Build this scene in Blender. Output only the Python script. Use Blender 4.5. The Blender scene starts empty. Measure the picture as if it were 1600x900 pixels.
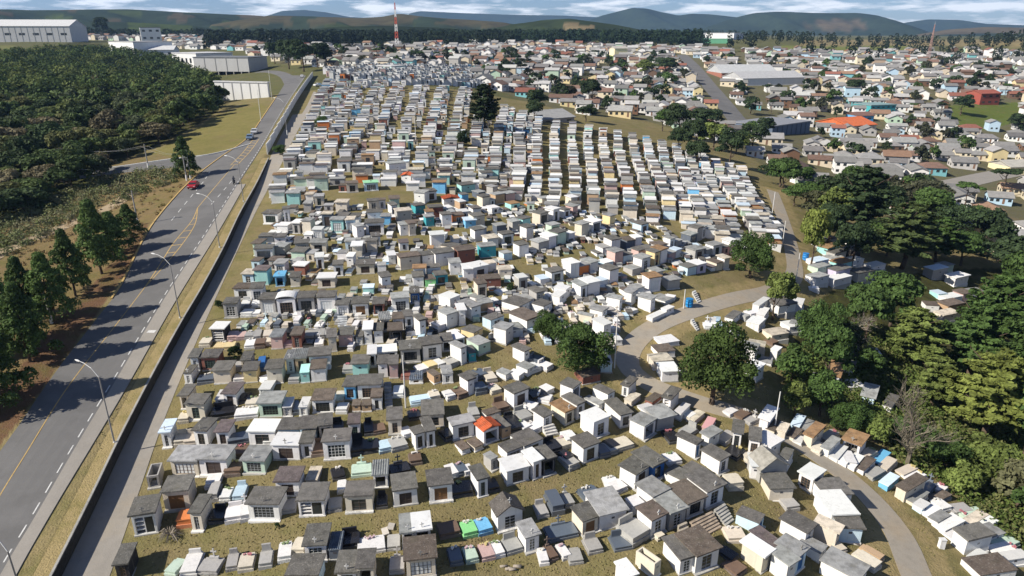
import bpy, math, random
import numpy as np
from mathutils import Vector, Matrix
random.seed(7)
rng = np.random.default_rng(7)
sc = bpy.context.scene
COL = sc.collection
# ---------------------------------------------------------------- camera
CAM_H = 45.0
F = 1066.667                       # focal length in pixels of the 1600 px wide photograph
PITCH = math.atan(400 / F)
cd = bpy.data.cameras.new('camera'); cam = bpy.data.objects.new('camera', cd); COL.objects.link(cam)
cd.sensor_width = 36; cd.lens = 24; cd.clip_start = 1; cd.clip_end = 60000
cam.location = (0, 0, CAM_H); cam.rotation_euler = (math.pi / 2 - PITCH, 0, 0)
sc.camera = cam
# ---------------------------------------------------------------- sky, sun, exposure
SUN_EL = math.radians(37); SHADOW_AZ = math.radians(22)
SUN_ROT = math.atan2(-math.cos(SHADOW_AZ), -math.sin(SHADOW_AZ))
w = bpy.data.worlds.new('World'); sc.world = w; w.use_nodes = True
nt = w.node_tree; N = nt.nodes; LK = nt.links
bg = N['Background']
sky = N.new('ShaderNodeTexSky'); sky.sky_type = 'NISHITA'; sky.sun_disc = False
sky.sun_elevation = SUN_EL; sky.sun_rotation = SUN_ROT; sky.altitude = 900
sky.air_density = 1.0; sky.dust_density = 0.6; sky.ozone_density = 1.5
tc = N.new('ShaderNodeTexCoord'); mp = N.new('ShaderNodeMapping'); mp.inputs['Scale'].default_value = (4.5, 4.5, 34)
LK.new(tc.outputs['Generated'], mp.inputs['Vector'])
nz = N.new('ShaderNodeTexNoise'); nz.inputs['Scale'].default_value = 2.6; nz.inputs['Detail'].default_value = 9; nz.inputs['Roughness'].default_value = .58
LK.new(mp.outputs['Vector'], nz.inputs['Vector'])
rp = N.new('ShaderNodeValToRGB'); rp.color_ramp.elements[0].position = .46; rp.color_ramp.elements[1].position = .60
rp.color_ramp.elements[0].color = (0, 0, 0, 1); rp.color_ramp.elements[1].color = (.93, .93, .93, 1)
LK.new(nz.outputs['Fac'], rp.inputs['Fac'])
mx = N.new('ShaderNodeMix'); mx.data_type = 'RGBA'
LK.new(rp.outputs['Color'], mx.inputs[0]); LK.new(sky.outputs['Color'], mx.inputs[6]); mx.inputs[7].default_value = (15.5, 15.8, 16.2, 1)
LK.new(mx.outputs[2], bg.inputs['Color']); bg.inputs['Strength'].default_value = .052
hs = N.new('ShaderNodeMix'); hs.data_type = 'RGBA'; hs.blend_type = 'MULTIPLY'; hs.inputs[0].default_value = 1; hs.inputs[7].default_value = (.72, .88, 1.22, 1); LK.new(sky.outputs['Color'], hs.inputs[6]); LK.new(hs.outputs[2], mx.inputs[6])
# distant cumulus pile up towards the horizon and thin out overhead
sx = N.new('ShaderNodeSeparateXYZ'); LK.new(tc.outputs['Generated'], sx.inputs[0]); mr = N.new('ShaderNodeMapRange'); mr.inputs['From Min'].default_value = .03; mr.inputs['From Max'].default_value = .35; mr.inputs['To Min'].default_value = 1; mr.inputs['To Max'].default_value = .15
LK.new(sx.outputs['Z'], mr.inputs['Value']); mm = N.new('ShaderNodeMath'); mm.operation = 'MULTIPLY'; LK.new(rp.outputs['Color'], mm.inputs[0]); LK.new(mr.outputs[0], mm.inputs[1]); LK.new(mm.outputs[0], mx.inputs[0])
LDIR = Vector((math.cos(SHADOW_AZ) * math.cos(SUN_EL), math.sin(SHADOW_AZ) * math.cos(SUN_EL), -math.sin(SUN_EL)))
sd = bpy.data.lights.new('sun', 'SUN'); sun = bpy.data.objects.new('sun', sd); COL.objects.link(sun)
sd.energy = 5.0; sd.angle = math.radians(.53); sd.color = (1, .93, .82)
sun.rotation_euler = LDIR.to_track_quat('-Z', 'Y').to_euler(); sun.location = (-60, -20, 120)
sc.view_settings.view_transform = 'Standard'; sc.view_settings.look = 'None'
sc.view_settings.exposure = 0.66; sc.view_settings.gamma = 1; sc.view_settings.use_curve_mapping = False
sc.cycles.max_bounces = 5; sc.cycles.diffuse_bounces = 2; sc.cycles.glossy_bounces = 2; sc.cycles.transmission_bounces = 3
sc.cycles.transparent_max_bounces = 6; sc.cycles.volume_bounces = 0; sc.cycles.use_denoising = True
# ---------------------------------------------------------------- pixel -> world helpers
FW = np.array((0, math.cos(PITCH), -math.sin(PITCH))); UP = np.array((0, math.sin(PITCH), math.cos(PITCH))); RT = np.array((1., 0, 0))
C0 = np.array((0, 0, CAM_H))
def ray(px, py): return RT * ((px - 800) / F) + UP * ((450 - py) / F) + FW
def project(P):
    P = np.asarray(P, float) - C0
    z = P @ FW; z = np.where(np.abs(z) < .1, .1, z)
    return 800 + F * (P @ RT) / z, 450 - F * (P @ UP) / z, P @ FW
# terrain control: pixel and height above the drone's take-off datum (x 1.4 = metres)
ZC = [(100,860,0),(-250,880,0),(800,890,-.5),(1200,880,-1),(1400,890,-2),(1600,890,-4),(1850,890,-6),(250,700,1),(-200,700,1),(800,700,1.2),(1200,700,-.2),(1500,700,-5),
 (1800,700,-8),(350,500,4),(0,560,3.2),(-300,520,4),(800,500,4),(1000,520,2.6),(1300,500,-1.5),(1550,500,-7),(1800,500,-9),(420,350,7),(100,380,5),(-200,380,5),(700,350,7),
 (1000,350,6),(1200,350,3),(1400,350,-3),(1600,350,-7),(1900,350,-8),(450,250,10.5),(250,250,9),(50,250,7.5),(-200,250,8),(650,250,10.3),(900,250,8),(1100,250,4.5),(1300,250,-3),(1550,250,-7),(1900,250,-8),
 (480,200,12.5),(650,200,12.7),(900,200,8.6),(1100,200,3),(1300,200,-2),(1550,200,-5),(480,160,14),(300,165,11),(100,165,11),(650,160,14.4),(800,160,11),(1000,160,6),(1200,160,2.5),(1500,160,1),(1800,160,1),
 (490,130,15),(330,122,11.5),(700,128,15),(900,130,9.5),(1100,130,7.5),(1400,130,6.5),(1700,130,6),(480,100,17),(700,100,14.5),(900,100,13.5),(1200,100,12.5),(1500,100,11.5),
 (520,82,20),(800,80,19),(1100,80,18),(1500,80,16.5),(230,95,16),(120,85,19),(-100,95,19),(50,64,25),(-200,64,25)]
pts = []
for px, py, z in ZC:
    z *= 1.4; d = ray(px, py); t = (z - CAM_H) / d[2]
    pts.append((d[0] * t, d[1] * t, z))
for th in (-.9, -.65, -.4, -.15, .1, .35, .6, .9):
    for r, z in ((1000, 33), (1600, 33), (3500, 30), (12000, 25)): pts.append((r * math.sin(th), r * math.cos(th), z))
for th in (-.8, -.4, 0, .4, .8): pts.append((14 * math.sin(th), 14 * math.cos(th), -.6 - max(0, th) * 6))
P_ = np.array(pts)
def feat(x, y): return np.stack([np.clip(np.arctan2(x, y), -.95, .95) * 2.6, np.log(np.hypot(x, y) + 6)], -1)
XC = feat(P_[:, 0], P_[:, 1]); n_ = len(XC)
def tpsk(d2): return .5 * d2 * np.log(d2 + 1e-9)
K_ = tpsk(((XC[:, None] - XC[None]) ** 2).sum(-1)) + np.eye(n_) * .004
A_ = np.zeros((n_ + 3, n_ + 3)); A_[:n_, :n_] = K_; A_[:n_, n_] = 1; A_[:n_, n_ + 1:] = XC; A_[n_, :n_] = 1; A_[n_ + 1:, :n_] = XC.T
SOL = np.linalg.solve(A_, np.concatenate([P_[:, 2], np.zeros(3)]))
GT = np.linspace(-.95 * 2.6, .95 * 2.6, 160); GL = np.linspace(math.log(8), math.log(14000), 240)
gg = np.stack(np.meshgrid(GT, GL, indexing='ij'), -1).reshape(-1, 2)
GZ = (tpsk(((gg[:, None] - XC[None]) ** 2).sum(-1)) @ SOL[:n_] + SOL[n_] + gg @ SOL[n_ + 1:]).reshape(160, 240)
def zbase(x, y):
    f = feat(np.asarray(x, float), np.asarray(y, float))
    a = np.clip((f[..., 0] - GT[0]) / (GT[1] - GT[0]), 0, 158.999); b = np.clip((f[..., 1] - GL[0]) / (GL[1] - GL[0]), 0, 238.999)
    i = a.astype(int); j = b.astype(int); a = a - i; b = b - j
    return GZ[i, j] * (1 - a) * (1 - b) + GZ[i + 1, j] * a * (1 - b) + GZ[i, j + 1] * (1 - a) * b + GZ[i + 1, j + 1] * a * b
TT = np.geomspace(16, 9000, 900)
def hit(px, py, zf):
    d = ray(px, py); p = C0 + TT[:, None] * d
    g = p[:, 2] - zf(p[:, 0], p[:, 1]); k = np.nonzero(g < 0)[0]
    if len(k) == 0: p = C0 + 900 * d; return np.array((p[0], p[1], float(zf(p[0], p[1]))))
    k = max(1, k[0]); a, b = TT[k - 1], TT[k]
    for _ in range(22):
        m = (a + b) / 2; q = C0 + m * d
        if q[2] < zf(q[0], q[1]): b = m
        else: a = m
    q = C0 + b * d
    return np.array((q[0], q[1], float(zf(q[0], q[1]))))
def sstep(a, b, x): t = np.clip((x - a) / (b - a), 0, 1); return t * t * (3 - 2 * t)
# retaining wall: everything on its road side stands higher
RAISE = 1.15
def raise_at(y): return RAISE * (1 - sstep(120, 200, y)) + .25
WALLPX = [(14,1010),(75,900),(140,772),(187,676),(232,590),(282,500),(312,450),(346,388),(372,334),(400,284),(418,247)]
def smooth(pl, n):
    pl = np.asarray(pl, float); s = np.concatenate([[0], np.cumsum(np.linalg.norm(np.diff(pl, axis=0), axis=1))])
    m = np.zeros_like(pl); m[1:-1] = (pl[2:] - pl[:-2]) / (s[2:] - s[:-2])[:, None]; m[0] = (pl[1] - pl[0]) / s[1]; m[-1] = (pl[-1] - pl[-2]) / (s[-1] - s[-2])
    out = []
    for u in np.linspace(0, s[-1], n):
        k = min(len(pl) - 2, max(0, np.searchsorted(s, u, 'right') - 1)); h = s[k + 1] - s[k]; t = (u - s[k]) / h
        out.append((2*t**3-3*t**2+1)*pl[k] + (t**3-2*t**2+t)*h*m[k] + (-2*t**3+3*t**2)*pl[k+1] + (t**3-t**2)*h*m[k+1])
    return np.array(out)
WL = smooth([hit(x, y, lambda a, b: zbase(a, b) + raise_at(b))[:2] for x, y in WALLPX], 60)
WEXT = np.concatenate([[WL[0] + (WL[0] - WL[1]) * 30], WL, [WL[-1] + (WL[-1] - WL[-2]) * 60]])
_wy = WEXT[:, 1]; _wx = WEXT[:, 0]; _wg = np.gradient(_wx, _wy)
def wall_side(x, y):
    """signed distance to the retaining wall line, positive on the road side"""
    y = np.asarray(y, float); k = np.interp(y, _wy, _wg)
    return (np.interp(y, _wy, _wx) - np.asarray(x, float)) / np.sqrt(1 + k * k)
def zt(x, y):
    s = wall_side(x, y)
    return zbase(x, y) + raise_at(np.asarray(y, float)) * sstep(.1, 1.0, s)
def g(px, py): return hit(px, py, zt)
# ---------------------------------------------------------------- mesh helpers
def mesh(name, V, Fc, mats=(), fm=None, cols=None, smooth_=False):
    m = bpy.data.meshes.new(name)
    if isinstance(Fc, np.ndarray):
        V = np.asarray(V, np.float32); nf, k = Fc.shape
        m.vertices.add(len(V)); m.vertices.foreach_set('co', V.ravel())
        m.loops.add(nf * k); m.loops.foreach_set('vertex_index', Fc.astype(np.int32).ravel())
        m.polygons.add(nf); m.polygons.foreach_set('loop_start', np.arange(0, nf * k, k, dtype=np.int32)); m.polygons.foreach_set('loop_total', np.full(nf, k, np.int32))
        m.update(calc_edges=True)
    else: m.from_pydata([tuple(v) for v in V], [], Fc)
    for a in mats: m.materials.append(a)
    if fm is not None: m.polygons.foreach_set('material_index', np.asarray(fm, np.int32))
    if cols is not None:
        ca = m.color_attributes.new('Col', 'FLOAT_COLOR', 'POINT')
        c = np.ones((len(m.vertices), 4), np.float32); c[:, :3] = cols; ca.data.foreach_set('color', c.ravel())
    if smooth_: m.polygons.foreach_set('use_smooth', np.ones(len(m.polygons), bool))
    m.update()
    return m
BOXF = [(0,3,2,1),(4,5,6,7),(0,1,5,4),(1,2,6,5),(2,3,7,6),(3,0,4,7)]
class MB:
    def __init__(s): s.v = []; s.f = []; s.c = []
    def add(s, V, Fc, col=None):
        o = len(s.v); s.v += [tuple(v) for v in V]; s.f += [tuple(i + o for i in f) for f in Fc]
        if col is not None: s.c += [col] * len(V)
    def box(s, x0, x1, y0, y1, z0, z1, col=None):
        s.add([(x0,y0,z0),(x1,y0,z0),(x1,y1,z0),(x0,y1,z0),(x0,y0,z1),(x1,y0,z1),(x1,y1,z1),(x0,y1,z1)], BOXF, col)
    def hexa(s, b, t, col=None): s.add(list(b) + list(t), BOXF, col)
    def tube(s, a, b, r0, r1=None, n=6, col=None):
        a = Vector(a); b = Vector(b); r1 = r0 if r1 is None else r1; d = (b - a).normalized()
        u = d.orthogonal().normalized(); w_ = d.cross(u)
        V = [a + (u * math.cos(i * math.tau / n) + w_ * math.sin(i * math.tau / n)) * r0 for i in range(n)] + [b + (u * math.cos(i * math.tau / n) + w_ * math.sin(i * math.tau / n)) * r1 for i in range(n)]
        s.add(V, [(i, (i + 1) % n, n + (i + 1) % n, n + i) for i in range(n)] + [tuple(range(n - 1, -1, -1)), tuple(range(n, 2 * n))], col)
    def mesh(s, name, mat, smooth_=False): return mesh(name, s.v, s.f, [mat] if mat else [], cols=np.array(s.c) if s.c else None, smooth_=smooth_)
    def build(s, name, mat, parent=None, color=None, smooth_=False): return obj(name, s.mesh(name, mat, smooth_), parent, color)
def obj(name, me, parent=None, color=None, loc=None, rz=0):
    o = bpy.data.objects.new(name, me); COL.objects.link(o)
    if parent is not None: o.parent = parent
    if color is not None: o.color = (*color[:3], 1)
    if loc is not None: o.location = loc
    if rz: o.rotation_euler = (0, 0, rz)
    return o
def jit(c, a, b, top=1.0):
    k = random.uniform(a, b); return [min(top, q * k * random.uniform(.985, 1.015)) for q in c]
def tag(o, label=None, cat=None, group=None, kind=None):
    if label: o['label'] = label
    if cat: o['category'] = cat
    if group: o['group'] = group
    if kind: o['kind'] = kind
    return o
def empty(name, loc, rz=0):
    o = bpy.data.objects.new(name, None); COL.objects.link(o); o.location = loc; o.rotation_euler = (0, 0, rz); o.empty_display_size = .3
    return o
# ---------------------------------------------------------------- materials
def material(name, color=None, src='col', rough=.85, noise=(), bump=0, bscale=8, spec=.3, metal=0, objspace=True, transl=0):
    """src: 'col' fixed colour, 'obj' Object Info colour, 'attr' colour attribute. noise: list of (scale, amount, dark/light colour or None, lo, hi)"""
    m = bpy.data.materials.new(name); m.use_nodes = True; t = m.node_tree; n = t.nodes; l = t.links
    b = n['Principled BSDF']; b.inputs['Roughness'].default_value = rough; b.inputs['Specular IOR Level'].default_value = spec; b.inputs['Metallic'].default_value = metal
    if src == 'col': c = n.new('ShaderNodeRGB'); c.outputs[0].default_value = (*color, 1); out = c.outputs[0]
    elif src == 'obj': c = n.new('ShaderNodeObjectInfo'); out = c.outputs['Color']
    else: c = n.new('ShaderNodeAttribute'); c.attribute_name = 'Col'; out = c.outputs['Color']
    tc = n.new('ShaderNodeTexCoord'); geo = n.new('ShaderNodeNewGeometry')
    vec = geo.outputs['Position']
    for i, (s, amt, colr, lo, hi) in enumerate(noise):
        q = n.new('ShaderNodeTexNoise'); q.inputs['Detail'].default_value = 6; q.inputs['Roughness'].default_value = .6
        if isinstance(s, tuple):
            mpn = n.new('ShaderNodeMapping'); mpn.inputs['Scale'].default_value = s; l.new(vec, mpn.inputs['Vector']); l.new(mpn.outputs[0], q.inputs['Vector']); q.inputs['Scale'].default_value = 1
        else: l.new(vec, q.inputs['Vector']); q.inputs['Scale'].default_value = s
        r = n.new('ShaderNodeMapRange'); r.inputs['From Min'].default_value = lo; r.inputs['From Max'].default_value = hi; r.inputs['To Max'].default_value = amt
        l.new(q.outputs['Fac'], r.inputs['Value'])
        x = n.new('ShaderNodeMix'); x.data_type = 'RGBA'; l.new(r.outputs[0], x.inputs[0]); l.new(out, x.inputs[6])
        if isinstance(colr, (int, float)):
            x.blend_type = 'MULTIPLY'; x.inputs[7].default_value = (colr, colr, colr, 1)
        else: x.inputs[7].default_value = (*colr, 1)
        out = x.outputs[2]
    l.new(out, b.inputs['Base Color'])
    if bump:
        q = n.new('ShaderNodeTexNoise'); q.inputs['Scale'].default_value = bscale; q.inputs['Detail'].default_value = 5; l.new(vec, q.inputs['Vector'])
        k = n.new('ShaderNodeBump'); k.inputs['Strength'].default_value = min(1, bump); k.inputs['Distance'].default_value = .1 * max(1, bump); l.new(q.outputs['Fac'], k.inputs['Height']); l.new(k.outputs[0], b.inputs['Normal'])
    if transl:
        tr = n.new('ShaderNodeBsdfTranslucent'); l.new(out, tr.inputs['Color']); ms = n.new('ShaderNodeMixShader'); ms.inputs[0].default_value = transl
        l.new(b.outputs[0], ms.inputs[1]); l.new(tr.outputs[0], ms.inputs[2]); l.new(ms.outputs[0], n['Material Output'].inputs['Surface'])
    return m
M = {}
M['wall'] = material('painted_render', src='obj', noise=[((1.2, 1.2, .3), .5, .72, .5, .78), (4, .45, (.24, .21, .17), .58, .78), ((2.5, 2.5, .18), .45, (.30, .27, .22), .58, .76)], bump=.25, bscale=14)
M['roof'] = material('weathered_slab', src='obj', noise=[(1.3, .8, .5, .42, .66), (6, .6, (.33, .31, .27), .55, .75), (.7, .5, (.10, .09, .06), .55, .75)], bump=.6, bscale=9, rough=.95)
M['stone'] = material('tomb_stone', src='obj', noise=[(3, .5, .7, .45, .7), (11, .4, .6, .5, .75)], bump=.2, bscale=12, rough=.6, spec=.4)
M['gloss'] = material('polished_granite', src='obj', noise=[(9, .4, .7, .4, .7)], rough=.22, spec=.5)
M['glass'] = material('dark_glass', (.025, .03, .032), rough=.12, spec=.6)
M['metal'] = material('painted_metal', src='obj', rough=.5, noise=[(7, .4, .7, .5, .7)])
M['tiny'] = material('far_masonry', src='attr', noise=[(1.1, .45, .75, .45, .7), (4, .35, .75, .5, .75)], rough=.9)
M['house'] = material('house_wall', src='obj', noise=[((.5, .5, .2), .4, .8, .45, .7)], rough=.9)
M['tile'] = material('house_roof', src='obj', noise=[(.8, .6, .6, .42, .7), (3, .4, .7, .5, .7)], rough=.9, bump=.4, bscale=5)
M['leaf'] = material('leaves', src='obj', noise=[(.5, .85, .42, .42, .62), (1.9, .7, 1.9, .48, .66), (.12, .5, 1.35, .45, .65)], rough=.75, spec=.15, transl=.22)
M['bark'] = material('bark', (.09, .065, .045), noise=[(6, .6, .5, .4, .7)], rough=.95)
M['deadw'] = material('dead_wood', (.17, .145, .11), noise=[(6, .6, .6, .4, .7), (1.2, .5, (.09, .10, .04), .5, .7)], rough=.95)
M['paleb'] = material('bare_wood', (.30, .26, .21), noise=[(6, .6, .6, .4, .7)], rough=.95)
M['ground'] = material('ground', src='attr', noise=[(.045, .5, .76, .4, .65), (.30, .55, (.115, .12, .035), .45, .68), (.13, .55, (.19, .135, .08), .56, .70), (1.3, .5, .72, .42, .66), (7, .35, .72, .45, .7), (16, .25, 1.4, .5, .7)], rough=1, bump=1.2, bscale=5, spec=.05)
M['asphalt'] = material('asphalt', (.142, .139, .135), noise=[((.05, .3, .1), .35, .75, .4, .7), (.09, .5, .78, .5, .56), (.5, .35, 1.22, .5, .7), (14, .4, .7, .45, .7)], rough=.95, bump=.2, bscale=20, spec=.15)
M['lane'] = material('old_asphalt', (.27, .25, .22), noise=[(.25, .5, (.32, .27, .20), .45, .7), (1.2, .4, .75, .45, .7), (12, .4, .7, .45, .7)], rough=1, bump=.3, bscale=14, spec=.1)
M['paving'] = material('paving', (.27, .25, .22), noise=[(.4, .4, .75, .4, .7), (6, .4, .75, .45, .7)], rough=1, bump=.2, bscale=10, spec=.1)
M['white'] = material('road_paint', (.55, .55, .53), noise=[(3, .6, .55, .45, .7)], rough=.8)
M['yellow'] = material('yellow_paint', (.42, .29, .11), noise=[(3, .6, .5, .45, .7)], rough=.8)
M['concrete'] = material('raw_concrete', (.33, .32, .29), noise=[(.5, .6, .55, .4, .7), (4, .5, .65, .45, .7)], rough=.95, bump=.3, bscale=10)
M['path'] = material('worn_path', (.33, .295, .24), noise=[(.25, .55, (.38, .30, .20), .45, .66), (1.2, .45, .72, .45, .7), (12, .4, .7, .45, .7)], rough=1, bump=.3, bscale=14, spec=.1)
M['turf'] = material('dry_turf', (.30, .235, .115), noise=[(.5, .6, (.17, .15, .05), .45, .65), (3, .5, .7, .45, .7), (12, .4, .7, .45, .7)], rough=1, bump=1, bscale=6, spec=.05)
M['earth'] = material('bare_earth', (.33, .26, .17), noise=[(.4, .5, .75, .4, .7), (3, .4, .75, .45, .7)], rough=1, bump=.5, bscale=6, spec=.05)
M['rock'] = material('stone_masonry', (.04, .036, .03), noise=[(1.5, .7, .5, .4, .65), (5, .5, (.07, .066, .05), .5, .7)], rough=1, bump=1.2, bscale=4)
M['hill'] = material('hill_cover', src='attr', noise=[(.008, .6, .6, .42, .6), (.03, .6, .55, .45, .65)], rough=1, spec=0)
# ================================================================ LAND
def inpoly(x, y, poly):
    r = np.zeros(np.shape(x), bool); n = len(poly)
    for i in range(n):
        (x0, y0), (x1, y1) = poly[i], poly[(i + 1) % n]
        c = ((y0 > y) != (y1 > y)); r ^= c & (x < (x1 - x0) * (y - y0) / ((y1 - y0) or 1e-9) + x0)
    return r
CEMETERY = [(180,900),(215,770),(330,482),(400,325),(440,255),(500,150),(500,108),(740,108),(800,160),(900,183),(1000,192),(1130,232),(1215,300),(1245,440),(1300,380),(1400,400),(1500,420),(1560,480),(1400,700),(1600,830),(1700,1000),(150,1000)]
TOWN = [(430,100),(430,82),(560,76),(800,72),(1000,76),(1150,80),(1300,84),(1640,84),(1750,440),(1570,400),(1460,362),(1370,332),(1300,310),(1240,285),(1200,262),(1170,245),(1120,222),(1000,186),(900,178),(810,155),(745,125),(740,104),(500,104)]
FOREST = [(-400,330),(-400,100),(60,100),(110,62),(200,75),(255,85),(290,120),(335,140),(340,175),(300,200),(230,235),(165,262),(165,285),(60,330),(0,360)]
BRUSH = [(-400,330),(0,350),(60,325),(165,285),(300,262),(305,285),(235,350),(150,470),(60,560),(-400,900)]
SOIL = [(232,352),(205,415),(120,535),(20,672),(-120,850),(-300,850),(20,590),(90,500),(160,430),(212,345)]
YGRASS = [(235,240),(300,205),(330,185),(395,160),(420,165),(395,215),(370,240),(300,250)]
PCW = smooth([g(x, y)[:2] for x, y in [(1470,985),(1432,900),(1400,828),(1345,764),(1272,708),(1180,656),(1090,628),(1015,600),(982,572),(988,540),(1022,511),(1080,487),(1150,466),(1205,455),(1240,432),(1238,395),(1224,345),(1207,298)]], 150)
th = np.concatenate([np.linspace(-math.pi, -.95, 60, endpoint=False), np.linspace(-.95, .95, 500, endpoint=False), np.linspace(.95, math.pi, 61)])
rr = np.concatenate([[.5, 6, 12, 16, 20], np.geomspace(22, 700, 330), np.geomspace(720, 7700, 50)])
Tg, Rg = np.meshgrid(th, rr, indexing='ij'); GX = Rg * np.sin(Tg); GY = Rg * np.cos(Tg)
Zg = zt(GX, GY)
GPX, GPY, GPD = project(np.stack([GX, GY, Zg], -1)); front = GPD > 1
col = np.zeros(GX.shape + (3,)); col[:] = (.205, .170, .082)
def paint(poly, c, f=1.0):
    m = (inpoly(GPX, GPY, poly) & front)[..., None]; col[:] = np.where(m, col * (1 - f) + np.array(c) * f, col)
far_ = (Rg > 330)[..., None]; col[:] = np.where(far_, (.105, .105, .048), col)
ws_ = wall_side(GX, GY)
col[:] = np.where(((ws_ > .3) & (ws_ < 40) & (GY < 190))[..., None], (.235, .190, .095), col)
col[:] = np.where(((ws_ > 20) & (GY < 190))[..., None], (.19, .145, .07), col)
_pd = np.full(GX.shape, 1e9)
for _q in PCW: _pd = np.minimum(_pd, (GX - _q[0]) ** 2 + (GY - _q[1]) ** 2)
col[:] = np.where((_pd < 4.0 ** 2)[..., None], (.30, .235, .115), col)
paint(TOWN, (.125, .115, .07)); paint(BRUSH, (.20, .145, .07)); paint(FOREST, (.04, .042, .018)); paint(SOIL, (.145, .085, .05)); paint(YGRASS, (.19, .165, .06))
paint([(-300,62),(20,72),(75,92),(60,104),(-300,104)], (.15, .15, .05))
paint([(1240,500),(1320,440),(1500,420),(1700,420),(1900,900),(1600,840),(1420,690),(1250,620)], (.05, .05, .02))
paint([(930,85),(990,85),(990,94),(915,94)], (.12, .2, .045)); paint([(1215,72),(1420,72),(1415,85),(1215,80)], (.16, .18, .05)); paint([(1250,62),(1700,62),(1700,72),(1250,72)], (.24, .19, .10))
paint([(1470,165),(1600,160),(1600,190),(1530,205),(1470,195)], (.10, .13, .03))
nA, nR = GX.shape
idx = np.arange(nA * nR).reshape(nA, nR)
Fq = np.stack([idx[:-1, :-1], idx[:-1, 1:], idx[1:, 1:], idx[1:, :-1]], -1).reshape(-1, 4)
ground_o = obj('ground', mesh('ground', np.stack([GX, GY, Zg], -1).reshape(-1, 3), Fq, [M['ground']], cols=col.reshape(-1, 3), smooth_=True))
tag(ground_o, kind='structure')
# ---------------------------------------------------------------- ribbons that lie on the land
def wl(pxs, n, zf=zt): return smooth([hit(x, y, zf)[:2] for x, y in pxs], n)
def ribbon(name, A, B, lift, mat, thick=.25, m=5):
    A = np.asarray(A); B = np.asarray(B); n = len(A); V = []; Fc = []
    for a, b in zip(A, B):
        for k in range(m):
            p = a + (b - a) * k / (m - 1); V.append((p[0], p[1], float(zt(p[0], p[1])) + lift))
    z0 = [(v[0], v[1], v[2] - thick) for v in V]
    for i in range(n - 1):
        for k in range(m - 1): q = i * m + k; Fc.append((q, q + 1, q + m + 1, q + m))
    o = len(V); V += z0
    for i in range(n - 1):
        q = i * m; Fc.append((q, q + m, o + q + m, o + q)); q += m - 1; Fc.append((q + m, q, o + q, o + q + m))
    for q in (0, (n - 1) * m):
        for k in range(m - 1): Fc.append((q + k, q + k + 1, o + q + k + 1, o + q + k))
    return tag(obj(name, mesh(name, V, Fc, [mat])), kind='structure')
def center(C, wd):
    C = np.asarray(C); t = np.gradient(C, axis=0); t /= np.linalg.norm(t, axis=1)[:, None]; nrm = np.stack([-t[:, 1], t[:, 0]], 1)
    return C + nrm * wd / 2, C - nrm * wd / 2
def off(C, d):
    C = np.asarray(C); t = np.gradient(C, axis=0); t /= np.linalg.norm(t, axis=1)[:, None]; return C + np.stack([-t[:, 1], t[:, 0]], 1) * d   # + = left of travel
ER = wl([(-60,1010),(3,895),(60,800),(118,700),(180,597),(248,482),(328,358),(372,288),(408,232),(438,180),(462,142),(478,118)], 90)
EL = wl([(-300,1090),(-120,875),(-1,707),(25,672),(92,575),(150,500),(188,450),(225,375),(250,337),(300,282),(340,250),(385,218),(408,188),(432,152),(452,118)], 90)
ribbon('road', EL, ER, .06, M['asphalt'], m=7)
SW = wl([(-30,1010),(28,895),(82,800),(142,700),(203,597),(268,482),(344,358),(384,288)], 80)
ER2 = ER[:70]
def match(A, B):   # points of A nearest to each of B
    return np.array([A[np.argmin(((A - b) ** 2).sum(1))] for b in B])
ERf = smooth(ER, 600)
ribbon('pavement', match(ERf, SW) + 0, SW, .10, M['paving'], m=3)
SIDE_A = wl([(120,268),(165,264),(230,255),(272,249),(330,242),(392,226)], 30); SIDE_B = wl([(120,280),(168,273),(230,266),(285,262),(322,264),(352,262)], 30)
ribbon('side_street', SIDE_A, SIDE_B, .05, M['asphalt'], m=4)
# lane along the foot of the wall
WLf = smooth(WEXT, 900)
LR = wl([(140,985),(178,882),(215,775),(255,660),(330,482),(398,335),(437,262),(465,205),(492,160),(500,146)], 80)
LLft = off(match(WLf, LR), -.35); LLft[-18:] = wl([(420,262),(437,235),(458,198),(478,168),(490,143)], 18)
ribbon('cemetery_lane', LLft, LR, .04, M['lane'], m=5)
PC = wl([(1470,985),(1432,900),(1400,828),(1345,764),(1272,708),(1180,656),(1090,628),(1015,600),(982,572),(988,540),(1022,511),(1080,487),(1150,466),(1205,455),(1240,432),(1238,395),(1224,345),(1207,298)], 120)
pa, pb = center(PC, 3.2); ribbon('cemetery_path', pa, pb, .04, M['path'], m=5)
pa, pb = center(wl([(1066,86),(1085,105),(1105,130),(1130,160),(1152,188),(1166,205)], 30), 11); ribbon('street', pa, pb, .08, M['asphalt'], m=3)
pa, pb = center(wl([(1440,296),(1490,288),(1545,276),(1620,262)], 20), 10); ribbon('street', pa, pb, .08, M['paving'], m=3)
pa, pb = center(wl([(1305,95),(1335,108),(1365,120)], 10), 8); ribbon('street', pa, pb, .10, M['asphalt'], m=3)
pa, pb = center(wl([(455,130),(445,118),(425,112),(405,112)], 12), 7); ribbon('street', pa, pb, .12, M['asphalt'], m=3)
pa, pb = center(wl([(-60,440),(0,396),(60,370),(120,346),(175,322),(200,305)], 30), 3.4); ribbon('earth_track', pa, pb, .05, M['earth'], m=4)
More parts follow.
